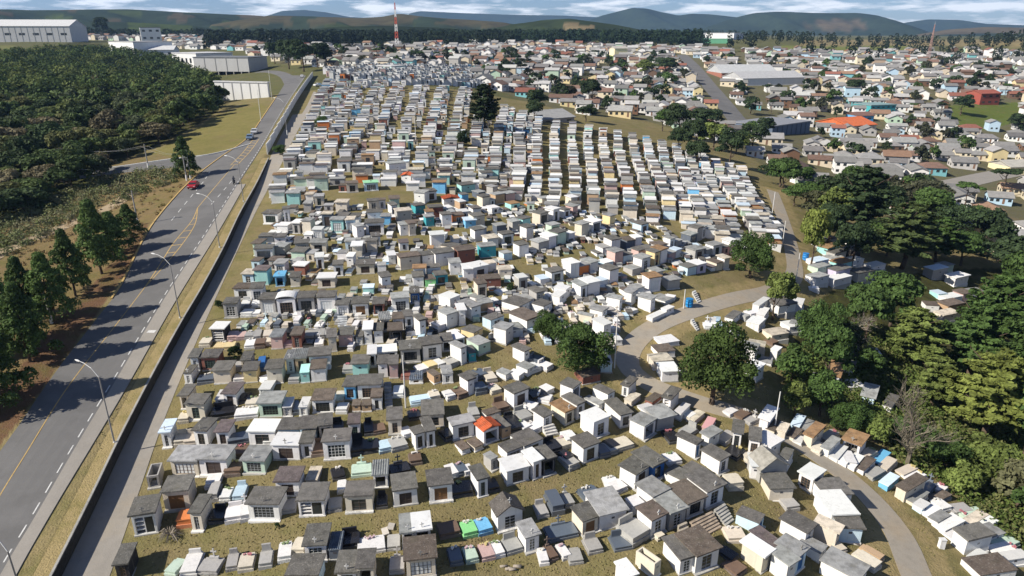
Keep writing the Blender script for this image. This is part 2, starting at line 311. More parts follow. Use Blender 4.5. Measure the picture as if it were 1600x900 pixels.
# painted markings
def dash(A, s0, s1, wd, name, mat, lift=.085):
    pass
def strips(name, C, wd, mat, on=None, offp=0, lift=.07, s_from=0, s_to=1e9):
    """one object per painted line: the dashes of one line are the pieces of that marking"""
    C = smooth(C, 700); s = np.concatenate([[0], np.cumsum(np.linalg.norm(np.diff(C, axis=0), axis=1))]); L, R_ = off(C, wd / 2), off(C, -wd / 2)
    V = []; Fc = []; u = s_from; end = min(s[-1], s_to)
    at = lambda P, q: np.array([np.interp(q, s, P[:, 0]), np.interp(q, s, P[:, 1])])
    while u < end:
        e = min(end, u + (on or 2.5)); qs = np.linspace(u, e, 4)
        for i in range(3):
            o = len(V)
            for p in (at(L, qs[i]), at(R_, qs[i]), at(R_, qs[i + 1]), at(L, qs[i + 1])): V.append((p[0], p[1], float(zt(p[0], p[1])) + lift))
            Fc.append((o, o + 1, o + 2, o + 3))
        u = e + offp
    return obj(name, mesh(name, V, Fc, [mat]))
marks = []
mid = lambda f: EL[:70] * (1 - f) + match(smooth(ER, 600), EL[:70]) * f
marks.append(strips('edge_line', off(ERf, .35), .13, M['white'], 1.5, 1.3))
c_px = [(-60,880),(0,775),(42,707),(110,600),(190,497),(226,450)]
marks.append(strips('centre_line', wl(c_px, 60), .12, M['yellow']))
marks.append(strips('hatch_edge_line', wl([(226,450),(245,422),(270,382),(300,345),(309,325)], 40), .16, M['yellow']))
marks.append(strips('hatch_edge_line', wl([(226,450),(262,410),(290,375),(305,350),(309,325)], 40), .16, M['yellow']))
marks.append(strips('centre_line', wl([(309,325),(340,288),(366,258)], 30), .16, M['yellow']))
hl = wl([(366,258),(385,238),(400,218)], 30); marks.append(strips('hatch_edge_line', off(hl, .9), .18, M['yellow'])); marks.append(strips('hatch_edge_line', off(hl, -.9), .18, M['yellow']))
marks.append(strips('lane_line', wl([(268,345),(290,318),(318,284),(330,265)], 30), .14, M['white'], 2.2, 2.6))
marks.append(strips('lane_line', wl([(330,320),(345,303),(362,283)], 30), .14, M['white'], 2.2, 2.6))
a_ = wl([(226,450),(245,422),(270,382),(300,345),(309,325)], 12); b_ = wl([(226,450),(262,410),(290,375),(305,350),(309,325)], 12)
hb = MB()
for i in range(2, 11):
    for (A, B) in ((a_[i], b_[i]),):
        t = (B - A); nn = np.array((-t[1], t[0])) / (np.linalg.norm(t) + 1e-6) * .12
        hb.add([(p[0], p[1], float(zt(p[0], p[1])) + .072) for p in (A - nn, B - nn, B + nn, A + nn)], [(0, 1, 2, 3)])
for i in range(1, 29, 3):
    A = off(hl, .9)[i]; B = off(hl, -.9)[max(0, i - 2)]; t = B - A; nn = np.array((-t[1], t[0])) / np.linalg.norm(t) * .12
    hb.add([(p[0], p[1], float(zt(p[0], p[1])) + .072) for p in (A - nn, B - nn, B + nn, A + nn)], [(0, 1, 2, 3)])
marks.append(hb.build('hatching', M['yellow']))
rd = bpy.data.objects['road']
for o in marks: o.parent = rd
pd = MB()   # worn white pad on the pavement
q = [g(229, 521), g(241, 521), g(245, 517), g(233, 517)]; pd.add([(p[0], p[1], p[2] + .115) for p in q], [(0, 1, 2, 3)]); pd.build('painted_pad', M['white'], bpy.data.objects['pavement'])
# yellow kerb on the far side of the road
kb = MB(); KL = smooth(EL[14:62], 160)
Ka, Kb = off(KL, .02), off(KL, .32)
for i in range(0, 159):
    z = [float(zt(*p)) for p in (Ka[i], Kb[i], Kb[i + 1], Ka[i + 1])]; pts4 = (Ka[i], Kb[i], Kb[i + 1], Ka[i + 1])
    kb.hexa([(p[0], p[1], zz - .1) for p, zz in zip(pts4, z)][::-1], [(p[0], p[1], zz + .19) for p, zz in zip(pts4, z)][::-1])
tag(kb.build('kerb', M['yellow']), kind='structure')
ks = MB(); Ka, Kb = off(SIDE_A, .05), off(SIDE_A, .4)
for i in range(len(Ka) - 1):
    pts4 = (Ka[i], Kb[i], Kb[i + 1], Ka[i + 1]); z = [float(zt(*p)) for p in pts4]
    ks.hexa([(p[0], p[1], zz - .1) for p, zz in zip(pts4, z)][::-1], [(p[0], p[1], zz + .3) for p, zz in zip(pts4, z)][::-1])
tag(ks.build('kerb', M['white']), kind='structure')
# ---------------------------------------------------------------- retaining wall
rw = empty('retaining_wall', (*WL[30], float(zbase(*WL[30])))); inv = Matrix.Translation(-Vector(rw.location))
tag(rw, 'long dark stone retaining wall holding the road verge above the cemetery lane', 'wall')
W2 = np.concatenate([[WEXT[0]], WL]); wb = MB(); cp = MB()
Lf, Rt = off(W2, .75), off(W2, -.28); Lc, Rc = off(W2, -.12), off(W2, -.34); Lg, Rg_ = off(W2, 1.25), off(W2, -.119); vg = MB()
for i in range(len(W2) - 1):
    for mbx, (A, B), z0, z1 in ((wb, (Lf, Rt), -.5, -.02), (cp, (Lc, Rc), -.018, .10), (vg, (Lg, Rg_), -.016, .06)):
        q = (A[i], B[i], B[i + 1], A[i + 1]); zz = []
        for p, c in zip(q, (W2[i], W2[i], W2[i + 1], W2[i + 1])): zz.append((float(zbase(*c)), float(zbase(*c)) + raise_at(c[1])))
        lo = [(p[0], p[1], (a if mbx is wb else b) + z0) for p, (a, b) in zip(q, zz)]; hi = [(p[0], p[1], b + z1) for p, (a, b) in zip(q, zz)]
        mbx.hexa(lo, hi)
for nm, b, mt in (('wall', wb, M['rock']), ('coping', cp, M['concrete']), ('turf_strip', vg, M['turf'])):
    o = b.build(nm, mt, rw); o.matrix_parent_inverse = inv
# white boundary wall of precast panels further up
BW = wl([(418,241),(432,214),(447,187),(462,160),(476,138),(489,119)], 40); bwr = empty('boundary_wall', g(447, 187)); tag(bwr, 'white precast panel wall between the main road and the gravel cemetery lane', 'wall')
inv = Matrix.Translation(-Vector(bwr.location)); BWf = smooth(BW, 26)
for i in range(25):
    a, b = BWf[i], BWf[i + 1]; za, zb_ = float(zbase(*a)), float(zbase(*b)); t = (b - a) / np.linalg.norm(b - a); nn = np.array((-t[1], t[0])) * .08
    p = MB(); q = [a + t * .22 - nn, b - t * .22 - nn, b - t * .22 + nn, a + t * .22 + nn]
    zl = min(za, zb_); p.hexa([(*v, zl - .6) for v in q], [(*v, (za + zb_) / 2 + 2.7) for v in q]); o = p.build('panel', M['wall'], bwr, (.72, .71, .67)); o.matrix_parent_inverse = inv
    p = MB(); q = [a - t * .2 - nn * 2, a + t * .2 - nn * 2, a + t * .2 + nn * 2, a - t * .2 + nn * 2]; p.hexa([(*v, za - .7) for v in q], [(*v, za + 3.0) for v in q]); o = p.build('post', M['wall'], bwr, (.62, .60, .52)); o.matrix_parent_inverse = inv
# ---------------------------------------------------------------- far hills
def ridge(name, prof, R0, wd, base_py, colf, zlow=24, noise=6, n=160, m=26, seed=0):
    """hill range seen under the profile prof (pixels) with its crest R0 metres away"""
    r_ = np.random.default_rng(seed); xs = np.linspace(prof[0][0], prof[-1][0], n); ys = np.interp(xs, [p[0] for p in prof], [p[1] for p in prof])
    k = np.ones(5) / 5; ys = np.convolve(np.pad(ys, 2, 'edge'), k, 'valid')
    ph = r_.uniform(0, 6, (5, 2)); V = np.zeros((n, m, 3)); cc = np.zeros((n, m, 3))
    for i, (x, y) in enumerate(zip(xs, ys)):
        d = ray(x, y); d = d / math.hypot(d[0], d[1]); top = CAM_H + d[2] * R0
        for j in range(m):
            u = -1 + 2 * j / (m - 1); R = R0 + u * wd; e = .5 + .5 * math.cos(math.pi * abs(u) ** .85); edge = min(1, min(i, n - 1 - i) / 8)
            z = zlow - 6 + (top - zlow + 6) * e * edge
            z += sum(noise * .5 / (q + 1) * math.sin(ph[q, 0] + x * .03 * (q + 1.3) + u * 5 * (q + 1)) for q in range(5)) * e * (1 - e) * 4 * edge
            V[i, j] = (d[0] * R, d[1] * R, z); cc[i, j] = colf(x, u, (z - zlow) / max(1, top - zlow), r_)
    ii = np.arange(n * m).reshape(n, m); Fc = np.stack([ii[:-1, :-1], ii[1:, :-1], ii[1:, 1:], ii[:-1, 1:]], -1).reshape(-1, 4)
    return tag(obj(name, mesh(name, V.reshape(-1, 3), Fc, [M['hill']], cols=cc.reshape(-1, 3), smooth_=True)), kind='structure')
DK, MG, TAN, GRN = np.array((.028, .040, .022)), np.array((.045, .062, .028)), np.array((.19, .15, .085)), np.array((.085, .115, .035))
def cf_left(x, u, h, r_):
    s = math.sin(x * .045 + u * 6) + math.sin(x * .021 - u * 11 + 2)
    return GRN * .62 if s > 1.15 else (TAN * .42 if s < -1.45 else DK)
def cf_mid(x, u, h, r_):
    s = math.sin(x * .035 + u * 4 + 1) + .8 * math.sin(x * .06 - u * 9)
    if h > .62: return TAN * .36 + GRN * .12 if s > -.9 else DK * 1.2
    return DK if s > -.8 else GRN * .5
def cf_pine(x, u, h, r_): return TAN if (880 < x < 930 and .5 < h < .8) else MG * .8
def cf_blue(x, u, h, r_): return DK * 1.1
def cf_e(x, u, h, r_):
    k = max(0, 1 - ((x - 1312) / 52) ** 2 - ((h - .45) / .3) ** 2 - .35 * math.sin(x * .21 + h * 9)) if u < 0 else 0
    return TAN * .6 * min(1, k * 1.6) + DK * 1.15 * (1 - min(1, k * 1.6))
def cf_plain(x, u, h, r_): return TAN if math.sin(x * .02 + u * 5) > -.3 else MG
ridge('mountain', [(400,30),(440,17),(475,15),(510,19),(545,26),(600,30)], 6600, 600, 50, cf_blue, seed=1)
ridge('mountain', [(620,26),(655,17),(720,20),(800,23),(880,24),(960,28),(1010,34)], 6900, 600, 50, cf_blue, seed=2)
ridge('mountain', [(900,40),(940,24),(965,18),(988,12),(1010,13),(1030,18),(1060,24),(1080,21),(1110,22),(1160,28),(1210,36)], 5200, 700, 50, cf_blue, seed=3, noise=30)
ridge('mountain', [(1380,44),(1415,35),(1450,30),(1500,31),(1540,37),(1620,40),(1750,40)], 6500, 600, 50, cf_blue, seed=4)
ridge('mountain', [(1080,52),(1120,36),(1150,27),(1180,20),(1215,18),(1270,20),(1340,20),(1370,24),(1400,32),(1430,42),(1465,54),(1500,62)], 4300, 900, 55, cf_e, seed=5, noise=24)
ridge('hill', [(1420,56),(1480,46),(1540,42),(1600,43),(1700,46)], 3600, 700, 55, lambda x, u, h, r_: TAN * .6 if h > .4 else DK, seed=6)
ridge('hill', [(-200,30),(-60,18),(0,14),(60,16),(130,15),(200,14),(260,18),(330,21),(400,24),(450,30),(500,42)], 2500, 800, 55, cf_left, seed=7, noise=16)
ridge('hill', [(300,44),(380,30),(420,24),(500,26),(560,28),(600,26),(622,21),(660,26),(720,30),(780,34),(840,44),(900,52)], 2100, 700, 55, cf_mid, seed=8, noise=14)
ridge('hill', [(700,60),(760,46),(800,38),(850,31),(890,29),(930,34),(960,38),(1000,46),(1040,56),(1090,66)], 1500, 480, 60, cf_pine, seed=9, noise=8)
ridge('hill', [(380,64),(440,50),(520,42),(600,40),(690,43),(760,50),(830,58)], 1300, 330, 60, lambda x, u, h, r_: DK * .9, seed=10, noise=5)
ridge('hill', [(-150,56),(0,40),(80,34),(180,34),(230,36),(300,40),(400,52),(470,62)], 1900, 500, 60, lambda x, u, h, r_: GRN * .75 if abs(x - 250) < 50 and h > .45 else DK, seed=11, noise=5)
# ================================================================ TREES
def leaf_quads(C, Nn, size, r_):
    """C centres, Nn rough normals -> vertices and quads of small leaf sprays"""
    n = len(C); nn = Nn + r_.normal(0, .55, (n, 3)); nn /= np.linalg.norm(nn, axis=1)[:, None] + 1e-9
    a = np.cross(nn, r_.normal(0, 1, (n, 3))); a /= np.linalg.norm(a, axis=1)[:, None] + 1e-9; b = np.cross(nn, a)
    s = size * r_.uniform(.6, 1.35, n)[:, None]; k = r_.uniform(.5, 1, n)[:, None]
    V = np.stack([C - a * s - b * s * k * .4, C - a * s * .1 - b * s * k, C + a * s + b * s * k * .3, C + a * s * .15 + b * s * k], 1).reshape(-1, 3)
    return V, np.arange(4 * n).reshape(n, 4)
def crown_broad(name, seed, rx, rz, zc, nc, nl, leaf, cl=.34, flat=0):
    r_ = np.random.default_rng(seed); d = r_.normal(0, 1, (nc, 3)); d /= np.linalg.norm(d, axis=1)[:, None]; d[:, 2] = np.where(d[:, 2] < (-.92 if flat else -.55), -d[:, 2], d[:, 2])
    rad = r_.uniform(.45, .86, nc)[:, None] * (1 + (.17 if flat else .25) * np.sin(d[:, :1] * 3 + seed)); cc = d * rad
    cr = r_.uniform(.5, 1.3, nc) * cl
    per = nl // nc; Cs = []; Ns = []
    for c, q in zip(cc, cr):
        e = r_.normal(0, 1, (per, 3)); e /= np.linalg.norm(e, axis=1)[:, None]; e[:, 2] = np.where(e[:, 2] < -.4, -e[:, 2], e[:, 2])
        Cs.append(c + e * q * (r_.uniform(.5, 1.06, per) ** .5)[:, None] * (1, 1, .8)); Ns.append(e)
    C = np.concatenate(Cs) * (rx, rx, rz) + (0, 0, zc); V, Q = leaf_quads(C, np.concatenate(Ns), leaf, r_)
    return mesh(name, V, Q, [M['leaf']])
def trunk_mesh(name, h, r, seed, limbs=6, spread=1.6, mat=None, top=.8, lean=0):
    r_ = random.Random(seed); b = MB(); p = Vector((0, 0, -.5)); ps = [p]
    for i in range(5): p = Vector((r_.uniform(-.12, .12) * h * .2 + lean * i * h * .04, r_.uniform(-.12, .12) * h * .2, h * top * (i + 1) / 5)); ps.append(p)
    for i in range(5): b.tube(ps[i], ps[i + 1], r * (1 - i * .16), r * (1 - (i + 1) * .16), 7)
    for k in range(limbs):
        i = 2 + k % 3; a = ps[i]; an = k * 2.4 + seed; q = a + Vector((math.cos(an) * spread, math.sin(an) * spread, h * r_.uniform(.12, .28))); m = (a + q) / 2 + Vector((0, 0, -.1 * h * .2))
        b.tube(a, m, r * .42, r * .3, 5); b.tube(m, q, r * .3, r * .1, 5)
    return b.mesh(name, mat or M['bark'], True)
def crown_pine(name, seed, h, R, nb, per, leaf, z0=.16, droop=.1, power=.75, gap=.0):
    r_ = np.random.default_rng(seed); Cs = []; Ns = []
    for k in range(nb):
        f = (k + r_.uniform(0, 1)) / nb; z = h * (z0 + (1 - z0) * f); L = R * ((1 - f) ** power * r_.uniform(.62, 1.12) + .05); an = k * 2.399 + r_.uniform(-.4, .4)
        if f < .12: L *= .75
        t = r_.uniform(.12, 1, per) ** .7; w_ = .22 * L * (1.15 - t)
        x = t * L; y = r_.normal(0, 1, per) * w_ * .8; zz = z - droop * L * t + .12 * L * t * t + r_.normal(0, 1, per) * w_ * .45
        Cs.append(np.stack([x * math.cos(an) - y * math.sin(an), x * math.sin(an) + y * math.cos(an), zz], 1)); Ns.append(np.tile((math.cos(an) * .4, math.sin(an) * .4, .9), (per, 1)))
    V, Q = leaf_quads(np.concatenate(Cs), np.concatenate(Ns), leaf, r_); return mesh(name, V, Q, [M['leaf']])
def bare_mesh(name, h, seed, r=.28):
    r_ = random.Random(seed); b = MB()
    def grow(p, d, L, r0, lv):
        q = p
        for s in range(3):
            d2 = (d + Vector((r_.uniform(-1, 1), r_.uniform(-1, 1), r_.uniform(-.5, .8))) * .25).normalized(); n_ = q + d2 * L / 3; b.tube(q, n_, r0 * (1 - s * .2), r0 * (1 - (s + 1) * .2), 5 if lv < 2 else 3); q = n_; d = d2
            if lv < 4:
                for _ in range(2 if lv < 3 else 1): grow(q, (d2 + Vector((r_.uniform(-1, 1), r_.uniform(-1, 1), r_.uniform(-.35, .7))) * 1.1).normalized(), L * r_.uniform(.45, .65), r0 * .5, lv + 1)
    grow(Vector((0, 0, -.4)), Vector((0, 0, 1)), h * .62, r, 0)
    return b.mesh(name, M['deadw'] if h > 8 else M['paleb'])
def crown_cone(name, seed, h, R, nc, nl, leaf):
    r_ = np.random.default_rng(seed); Cs = []; Ns = []; per = nl // nc
    for k in range(nc):
        f = ((k + r_.uniform(0, 1)) / nc) ** .9; z = h * (.1 + .84 * f); rr0 = R * (1 - f ** 1.5) * r_.uniform(.45, .95); an = k * 2.399 + r_.uniform(-.5, .5); c = np.array((rr0 * math.cos(an), rr0 * math.sin(an), z)); q = R * r_.uniform(.22, .42) * (1 - .45 * f)
        e = r_.normal(0, 1, (per, 3)); e /= np.linalg.norm(e, axis=1)[:, None]; e[:, 2] = np.where(e[:, 2] < -.3, -e[:, 2], e[:, 2])
        Cs.append(c + e * q * (r_.uniform(.4, 1.1, per) ** .5)[:, None] * (1, 1, .85)); Ns.append(e)
    V, Q = leaf_quads(np.concatenate(Cs), np.concatenate(Ns), leaf, r_); return mesh(name, V, Q, [M['leaf']])
PROTO = {}
for k in range(4): PROTO['roadpine', k] = (crown_cone('crown', 90 + k, 11, 4.0, 46, 9000, .19), trunk_mesh('trunk', 11, .24, k + 40, 0, top=.9), 11, 3.9)
for k in range(3): PROTO['round', k] = (crown_broad('crown', 10 + k, 4.1, 4.1, 4.75, 44, 15000, .165, .36, 1), trunk_mesh('trunk', 7, .32, k), 8.9, 4.0)
for k in range(3): PROTO['broad', k] = (crown_broad('crown', 20 + k, 4.2, 3.3, 5.6, 26, 5200, .30, .40), trunk_mesh('trunk', 7.5, .3, k + 5), 8.9, 4.2)
for k in range(4): PROTO['wood', k] = (crown_broad('crown', 30 + k, 3.6, 3.2, 4.3, 20, 2600, .33, .42), trunk_mesh('trunk', 6, .22, k + 9), 7.6, 3.6)
for k in range(3): PROTO['pine', k] = (crown_pine('crown', 40 + k, 11, 4.3, 96, 110, .30, .06, -.02, .5), trunk_mesh('trunk', 11, .24, k + 15, 0, top=.95), 11, 3.5)
for k in range(2): PROTO['bigpine', k] = (crown_pine('crown', 50 + k, 17, 5.6, 60, 150, .38, .28, -.06, .45), trunk_mesh('trunk', 17, .38, k + 19, 8, 3.2, top=.93), 17, 5.4)
for k in range(2): PROTO['far', k] = (crown_broad('crown', 60 + k, 3.8, 3.6, 4.4, 12, 620, .62, .45), trunk_mesh('trunk', 5, .25, k + 25, 3), 8, 3.8)
for k in range(2): PROTO['bush', k] = (crown_broad('foliage', 70 + k, 1.2, .9, .75, 14, 1100, .13, .42), trunk_mesh('stem', 1.2, .06, k + 29, 4, .5), 1.7, 1.2)
for k in range(1): PROTO['araucaria', k] = (crown_broad('crown', 80, 5.2, 1.5, 11.2, 24, 2600, .4, .33), trunk_mesh('trunk', 11, .35, 33, 6, 3.5, top=1), 12.7, 5.2)
for k in range(2): PROTO['dead', k] = (None, bare_mesh('trunk', 9, 3 + k), 9.5, 3)
for k in range(2): PROTO['bare', k] = (None, bare_mesh('trunk', 7, 8 + k, .16), 7, 3)
tcount = [0]
def tree(kind, loc, hgt, wid, color, name, label, group=None, rz=None, lean=None):
    ks = [k for k in PROTO if k[0] == kind]; cr, tr, h0, r0 = PROTO[ks[tcount[0] % len(ks)]]; tcount[0] += 1
    o = empty(name, loc, random.uniform(0, 6.28) if rz is None else rz); o.scale = (wid / (2 * r0),) * 2 + (hgt / h0,)
    if lean: o.rotation_euler[0] = lean
    if cr: obj(cr.name.split('.')[0], cr, o, jit(color, .85, 1.15))
    obj(tr.name.split('.')[0] if cr else 'trunk', tr, o)
    return tag(o, label, 'shrub' if 'shrub' in name else 'tree', group)
def height_at(P, ytop):
    lo, hi = .1, 60.
    for _ in range(30):
        m = (lo + hi) / 2
        if project((P[0], P[1], P[2] + m))[1] > ytop: lo = m
        else: hi = m
    return lo
def tree_px(kind, bx, by, ytop, wpx, color, name, label, group=None, **k):
    P = g(bx, by); sc_ = F / project(P)[2]
    return tree(kind, P, height_at(P, ytop), wpx / sc_, color, name, label, group, **k)
DG, PG, YG, OG, BG = (.066, .112, .030), (.062, .100, .032), (.155, .185, .044), (.135, .172, .046), (.038, .060, .025)
tree_px('round', 903, 582, 500, 92, DG, 'broadleaf_tree', 'dense dark round tree beside the path bend and the white tombs')
tree_px('round', 856, 532, 487, 46, DG, 'broadleaf_tree', 'small dark tree tucked behind the dense round tree')
tree_px('round', 1112, 632, 515, 112, (.060, .092, .024), 'broadleaf_tree', 'large spreading green tree over tombs inside the path loop')
tree_px('broad', 1207, 500, 430, 52, OG, 'broadleaf_tree', 'slim upright tree with yellowing leaves inside the path loop')
tree_px('round', 1172, 434, 362, 62, DG, 'broadleaf_tree', 'dense green tree at the end of the tomb columns above the path')
tree_px('bigpine', 757, 208, 132, 58, BG, 'pine_tree', 'tall dark pine standing alone among the upper tombs')
tree_px('round', 724, 228, 202, 23, BG, 'broadleaf_tree', 'small dark round tree below the tall lone pine')
tree_px('round', 504, 200, 181, 22, DG, 'broadleaf_tree', 'small round tree on the grass verge beside the gravel lane')
tree_px('roadpine', 292, 278, 212, 44, PG, 'pine_tree', 'single bushy pine at the road junction beside the utility pole')
tree_px('round', 438, 242, 225, 20, DG, 'shrub', 'low dark shrub at the end of the retaining wall')
for i, (bx, by, yt, wd) in enumerate([(205,374,318,38),(180,398,330,50),(160,428,310,72),(118,462,356,60),(86,505,392,64),(46,500,400,60),(10,540,415,70),(48,565,440,72),(-50,560,430,90),(2,635,485,96),(-100,660,500,110)]):
    tree_px('roadpine', bx, by, yt, wd * random.uniform(1.0, 1.25), jit((.080, .126, .036), .85, 1.2), 'pine_tree', ['first', 'second', 'third', 'fourth', 'fifth', 'sixth', 'seventh', 'eighth', 'ninth', 'tenth', 'eleventh', 'twelfth', 'thirteenth'][i] + ' green pine along the road verge counting from the side street', 'roadside pines')
for bx, by, yt, wd in [(1266,420,330,52)]: tree_px('broad', bx, by, yt, wd, YG, 'broadleaf_tree', 'yellow green tree beside the upper path and the blue bin')
RT_ = [('bigpine',1408,420,318,118,(.075,.105,.036)),('bigpine',1340,372,262,105,BG),('broad',1310,360,295,60,OG),('broad',1222,300,250,48,DG),('broad',1240,322,290,42,DG),('wood',1275,345,300,50,(.08,.085,.04)),
 ('bigpine',1420,575,484,105,OG),('broad',1390,510,430,80,DG),('broad',1350,540,455,78,DG),('round',1275,560,470,66,DG),('broad',1290,600,515,70,DG),('wood',1235,600,545,55,DG),
 ('round',1325,675,628,58,DG),('broad',1280,650,590,60,DG),('wood',1240,650,600,44,OG),('wood',1365,690,650,52,OG),('bigpine',1535,690,552,150,YG),('bigpine',1455,640,560,85,OG),('bigpine',1590,640,480,120,DG),
 ('bigpine',1540,560,430,110,DG),('wood',1585,470,395,70,DG),('broad',1590,560,440,100,DG),('bigpine',1510,600,470,110,DG),('wood',1535,400,330,66,BG),('broad',1500,415,365,60,DG),('broad',1450,330,285,60,(.075,.08,.045)),
 ('broad',1600,720,610,120,DG),('wood',1530,740,690,80,OG),('wood',1470,735,690,60,DG),('wood',1585,800,735,90,(.11,.11,.055)),('wood',1560,775,705,70,OG),('wood',1620,840,760,90,DG),('wood',1440,700,668,50,DG),('broad',1650,680,560,140,DG),('broad',1660,560,430,130,DG),('wood',1500,770,728,54,OG),('wood',1395,690,655,46,DG),('broad',1660,460,370,110,DG),('wood',1345,585,545,46,DG),('wood',1320,560,505,54,BG),('broad',1300,338,275,62,BG),('broad',1330,318,262,52,DG),('broad',1372,350,288,64,BG),('broad',1412,335,285,54,(.075,.08,.045)),('broad',1450,366,300,66,DG),('broad',1482,382,322,60,BG),('wood',1525,365,322,54,DG),('broad',1258,326,286,46,DG),('broad',1292,392,322,60,BG),('bigpine',1462,410,340,74,DG),('wood',1565,425,368,72,BG),('broad',1330,420,350,62,BG),('wood',1385,400,350,60,DG),('broad',1550,520,440,80,DG)]
for kd, bx, by, yt, wd, c in RT_:
    lab = {'bigpine': 'tall spreading pine in the wood below the cemetery path', 'round': 'dense rounded broadleaf tree in the wood below the cemetery path', 'broad': 'leafy broadleaf tree in the wood below the cemetery path', 'wood': 'small bushy tree at the wood edge below the path'}[kd]
    lmk = min((((1416,728), 'the dead tree'), ((1306,545), 'the pale leafless tree'), ((985,560), 'the path bend'), ((1258,406), 'the upper blue barrel'), ((1330,720), 'the rusty roofed open tomb'), ((1560,830), 'the lowest white tombs'), ((1480,330), 'the town edge'), ((1350,420), 'the teal lidded tombs'), ((1590,600), 'the deep wood')), key=lambda z: (z[0][0] - bx) ** 2 + (z[0][1] - by) ** 2)[1]
    lab = {DG: 'green ', BG: 'blackish ', OG: 'olive '}.get(c, 'greyish ') + lab.replace('below the cemetery path', 'near ' + lmk).replace('below the path', 'near ' + lmk)
    if c == YG: lab = 'yellow green spreading pine beside the leafless tree'
    tree_px(kd, bx, by, yt, wd, c, 'pine_tree' if kd == 'bigpine' else 'broadleaf_tree', lab, 'trees of the wood below the path')
tree_px('dead', 1416, 728, 606, 84, DG, 'bare_tree', 'leafless grey dead tree with broken branches behind the path tombs')
tree_px('bare', 1306, 545, 478, 70, DG, 'bare_tree', 'pale leafless tree leaning out of the dark wood', lean=.5, rz=.6)
for bx, by, yt, wd, c in [(1085,245,190,42,BG),(1060,238,200,34,BG),(1140,262,205,46,BG),(1092,262,222,38,BG),(1100,205,170,50,BG),(1060,215,165,44,BG),(1035,205,172,34,DG),(1175,235,195,40,BG),(1115,235,195,44,OG),(1150,240,208,36,OG),(1218,292,248,50,BG),(915,190,165,32,BG),(925,165,125,34,BG),(838,178,140,28,BG),(835,190,160,30,BG),(890,160,135,26,(.05,.05,.03)),(1040,118,90,40,BG),(1010,122,95,34,OG),(1190,215,185,30,BG),(1380,318,285,44,BG),(1425,305,275,40,DG),(1462,322,290,46,BG),(1255,292,262,34,DG),(1292,305,278,40,(.075,.08,.045)),(1350,300,272,36,DG),(1590,205,178,34,BG),(1500,180,150,30,BG),(1330,150,125,32,BG)]:
    tree_px('broad', bx, by, yt, wd, c, 'broadleaf_tree', {BG: 'blackish', DG: 'green', OG: 'olive'}.get(c, 'brownish') + (' large' if wd > 39 else ' small') + ' tree between upper cemetery and town, near ' + ('the long shed' if bx < 950 else 'the straight street' if by < 130 else 'the column tombs' if bx < 1120 else 'the slate hall'), 'trees between cemetery and town')
for bx, by, yt, wd in [(452,108,62,36),(475,112,65,42),(497,106,68,36),(430,100,66,26),(510,104,78,22)]:
    tree_px('broad', bx, by, yt, wd, BG, 'broadleaf_tree', 'tall dark tree in the clump at the top of the main road', 'tree clump at the road crest')
tree_px('broad', 160, 62, 28, 24, BG, 'broadleaf_tree', 'tall dark tree between the long warehouse and the white tower')
# wood on the slope left of the main road: each tree an object
fx = []
for i in range(9000):
    r = math.sqrt(random.uniform(70 ** 2, 430 ** 2)); t = random.uniform(-.95, -.33); p = (r * math.sin(t), r * math.cos(t)); z = float(zbase(*p)) + .25
    u, v, d = project((p[0], p[1], z))
    if -140 < u < 345 and inpoly(np.array(u), np.array(v + 0.0), FOREST) and all((p[0] - q[0]) ** 2 + (p[1] - q[1]) ** 2 > (5.2 + .009 * d) ** 2 for q in fx): fx.append((p[0], p[1], z, u, v, d))
fx.sort(key=lambda q: q[5])
FC = [(.062, .094, .030), (.078, .112, .034), (.112, .138, .044), (.048, .074, .028), (.125, .132, .050), (.07, .088, .042)]
for i, q in enumerate(fx[:290]):
    s = random.uniform(.75, 1.25); edge = q[4] > 225 and q[3] > 160
    c = FC[i % 6] if random.random() < .93 else (.16, .14, .08)
    ci = FC.index(c) if c in FC else 6; hs = 'low' if s < .9 else ('tall' if s > 1.12 else 'middling')
    lmk = min((((338,165), 'the panel wall'), ((230,245), 'the side street'), ((110,259), 'the pole in the wood'), ((60,105), 'the grassy hillside'), ((20,340), 'the scrub'), ((300,205), 'the yellow grass'), ((150,170), 'the middle of the wood')), key=lambda z: (z[0][0] - q[3]) ** 2 + 4 * (z[0][1] - q[4]) ** 2)[1]
    lab = f"{hs} {['dark green', 'mid green', 'fresh green', 'blackish green', 'olive', 'greyish green', 'brownish'][ci]} bushy tree in the roadside wood near {lmk}"
    tree('wood' if q[5] < 260 else 'far', q[:3], (5.6 if edge else 7.8) * s, (7.0 if edge else 9.2) * random.uniform(.8, 1.25), c, 'forest_tree', lab, 'trees of the roadside wood')
